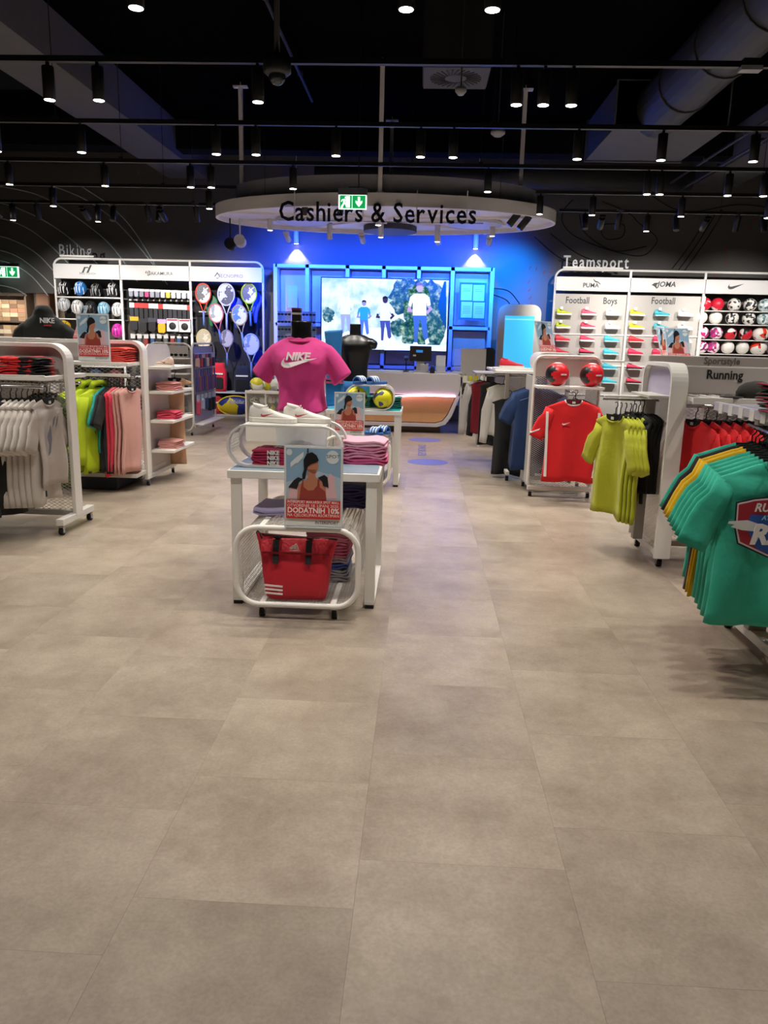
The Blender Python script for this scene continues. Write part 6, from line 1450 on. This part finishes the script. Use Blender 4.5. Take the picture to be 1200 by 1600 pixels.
for s_ in (-1, 1): B().box((s_*.235, -.03, -.50), (.022, .03, .62), ry=s_*.03).build('side_stripe', M('#ece6e4', .7), rt)
for s_ in (-1, 1): B().box((s_*.335, -.0, -.37), (.12, .05, .012), ry=s_*.38).build('cuff_trim', M('#ece6e4', .7), rt)
garment('hanging_tee', 'second red tee hanging behind the front one on the mesh frame', 'shirt', 'red tees on the mesh frame rack', '#a8141c', (1.50, 7.58, 1.09), rz=0, W=.46, L=.70, seed=111)
# ---- fourth right rack: navy tees, black trousers
R3 = root('garment_rack', (1.30, 8.9, 0), 'white rack behind the mesh frame with navy tees and black trousers', 'rack')
slab('top_tray', (-.50, -.5, 1.20), (.45, .8, 1.225), WHITE, R3); slab('top_tray', (-.62, .9, 1.13), (.3, 1.6, 1.15), WHITE2, R3)
for x in (-.30, .4): slab('post', (x-.02, .2, .07), (x+.02, .26, 1.2), WHITE, R3); slab('foot', (x-.02, -.35, .07), (x+.02, .75, .11), WHITE, R3)
for x in (-.30, .4):
    for y in (-.3, .68): castor(R3, x, y)
slab('rear_post', (-.02, 1.3, .0), (.02, 1.34, 1.13), WHITE, R3); b = B(); b.smooth = True
b.cyl((-.15, -.95, 1.16), (-.15, .3, 1.16), .012, 8); b.build('hang_rail', CHROME, R3)
for q0, q1 in (((-.45, .25, 1.16), (.4, .25, 1.16)), ((-.5, 1.0, 1.11), (.25, 1.0, 1.11))): b = B(); b.smooth = True; b.cyl(q0, q1, .012, 8); b.build('hang_rail', CHROME, R3)
b = B(); band(b, rrect(-.05, .42, 1.225, 1.42, .09), -.3, .2, .012); b.build('loop_stand', WHITE, R3)
b = B(); b.poly(rrect(-.5, -.12, 1.225, 1.25, .01, 3), -.28, .0); b.build('shoe_plinth', WHITE, R3)
ng = None
for k in range(5):
    q = (1.22+.004*k, 8.0+.11*k, 1.165); lab = 'navy blue tee right of the aisle before the totem, %s from the front' % ORD[k]
    if ng is None: ng = garment('hanging_tee', lab, 'shirt', 'navy tees on the fourth right rack', '#10305f', q, rz=-.25, W=.52, L=.86, seed=120, collar=False)
    else: again(ng, q, lab, rz=-.25-.06*k)
B().box((-.13, -.028, -.2), (.14, .004, .004), ry=-.35).build('shoulder_piping', M('#8fa0c0', .6), ng)
for k in range(2): garment('hanging_shorts', 'black shorts with white side panel under the navy tees, %s' % ['left', 'right'][k], 'shorts', 'black shorts under the navy tees', '#101114', (1.0+.16*k, 8.75, 1.0), rz=-.3, W=.34, L=.86, sleeve='none', seed=125+k, collar=False)
for k, (x, Y, c, nm, sl, L_) in enumerate([(.98, 9.3, '#dedcd6', 'white long-sleeved top hanging before the navy tees', 'long', .62), (.90, 9.7, '#101113', 'black trousers with yellow tag beside the white top', 'none', .78), (.80, 9.9, '#8c1c2c', 'dark red garment behind the black trousers', 'none', .66), (.86, 10.0, '#131417', 'black long-sleeved top left of the black trousers', 'long', .66), (.76, 10.15, '#d6d2cc', 'white top at the aisle end of the fourth right rack', 'long', .55)]):
    o = garment('hanging_garment', nm, 'clothing', 'garments at the aisle end of the fourth right rack', c, (x, Y, 1.13), rz=-.6, W=.36 if sl == 'none' else .4, L=L_, sleeve=sl, seed=130+k, collar=False)
    if k == 1: B().box((-.04, -.05, -.18), (.05, .006, .03)).build('yellow_tag', M('#d8d414', .6, var=0), o)
shoe((1.0, 8.76, 1.252), .28, '#d8263a', '#e6e2de', 'red knitted sport shoe on the white tray before the blue totem screen', None, rz=.15, cat='sneaker', name='sneaker', lining='#d8263a')
poster2((at(858, 556, 9.2).x, 9.2, 1.355), 'turned promotion poster above the two red balls', .75, 1.0, -.3)
po3 = [c for c in bpy.data.objects if c.get('label') == 'turned promotion poster above the two red balls'][0]
slab('poster_tray', (.40, .1, 1.325), (1.0, .5, 1.35), WHITE, R3); slab('tray_post', (.45, .2, 1.225), (.49, .24, 1.33), WHITE, R3)
t = root('low_table', (1.05, 11.6, 0), 'low white table partly hidden at the aisle, behind the black trousers', 'table'); slab('tabletop', (-.2, -.2, .42), (.25, .25, .45), WHITE, t)
for x in (-.17, .22):
    for y in (-.17, .22): slab('leg', (x-.015, y-.015, 0), (x+.015, y+.015, .42), WHITE, t)
# rear stand holding the left angled poster
p = at(108, 540, 8.6); 
# castor foot visible at the left image edge
t = root('garment_rack', (-2.62, 4.30, 0), 'white rack corner with a castor cut by the left image edge', 'rack'); slab('foot', (-1.6, -.03, .09), (-.02, .03, .13), WHITE, t); slab('end_post', (-1.6, -.03, .09), (-1.55, .03, 1.4), WHITE, t); castor(t, -.04, 0); castor(t, -1.5, 0)
# ------------------------------------------------------------------ report duplicates
seen = {}
for o in bpy.data.objects:
    if o.get('label') and o.parent is None: seen.setdefault(o['label'], []).append(o)
for k, v in seen.items():
    if len(v) > 1 and not all(x.get('group') for x in v): print('DUPLICATE LABEL', k, len(v))
print('top-level things', sum(len(v) for v in seen.values()), 'objects', len(bpy.data.objects))
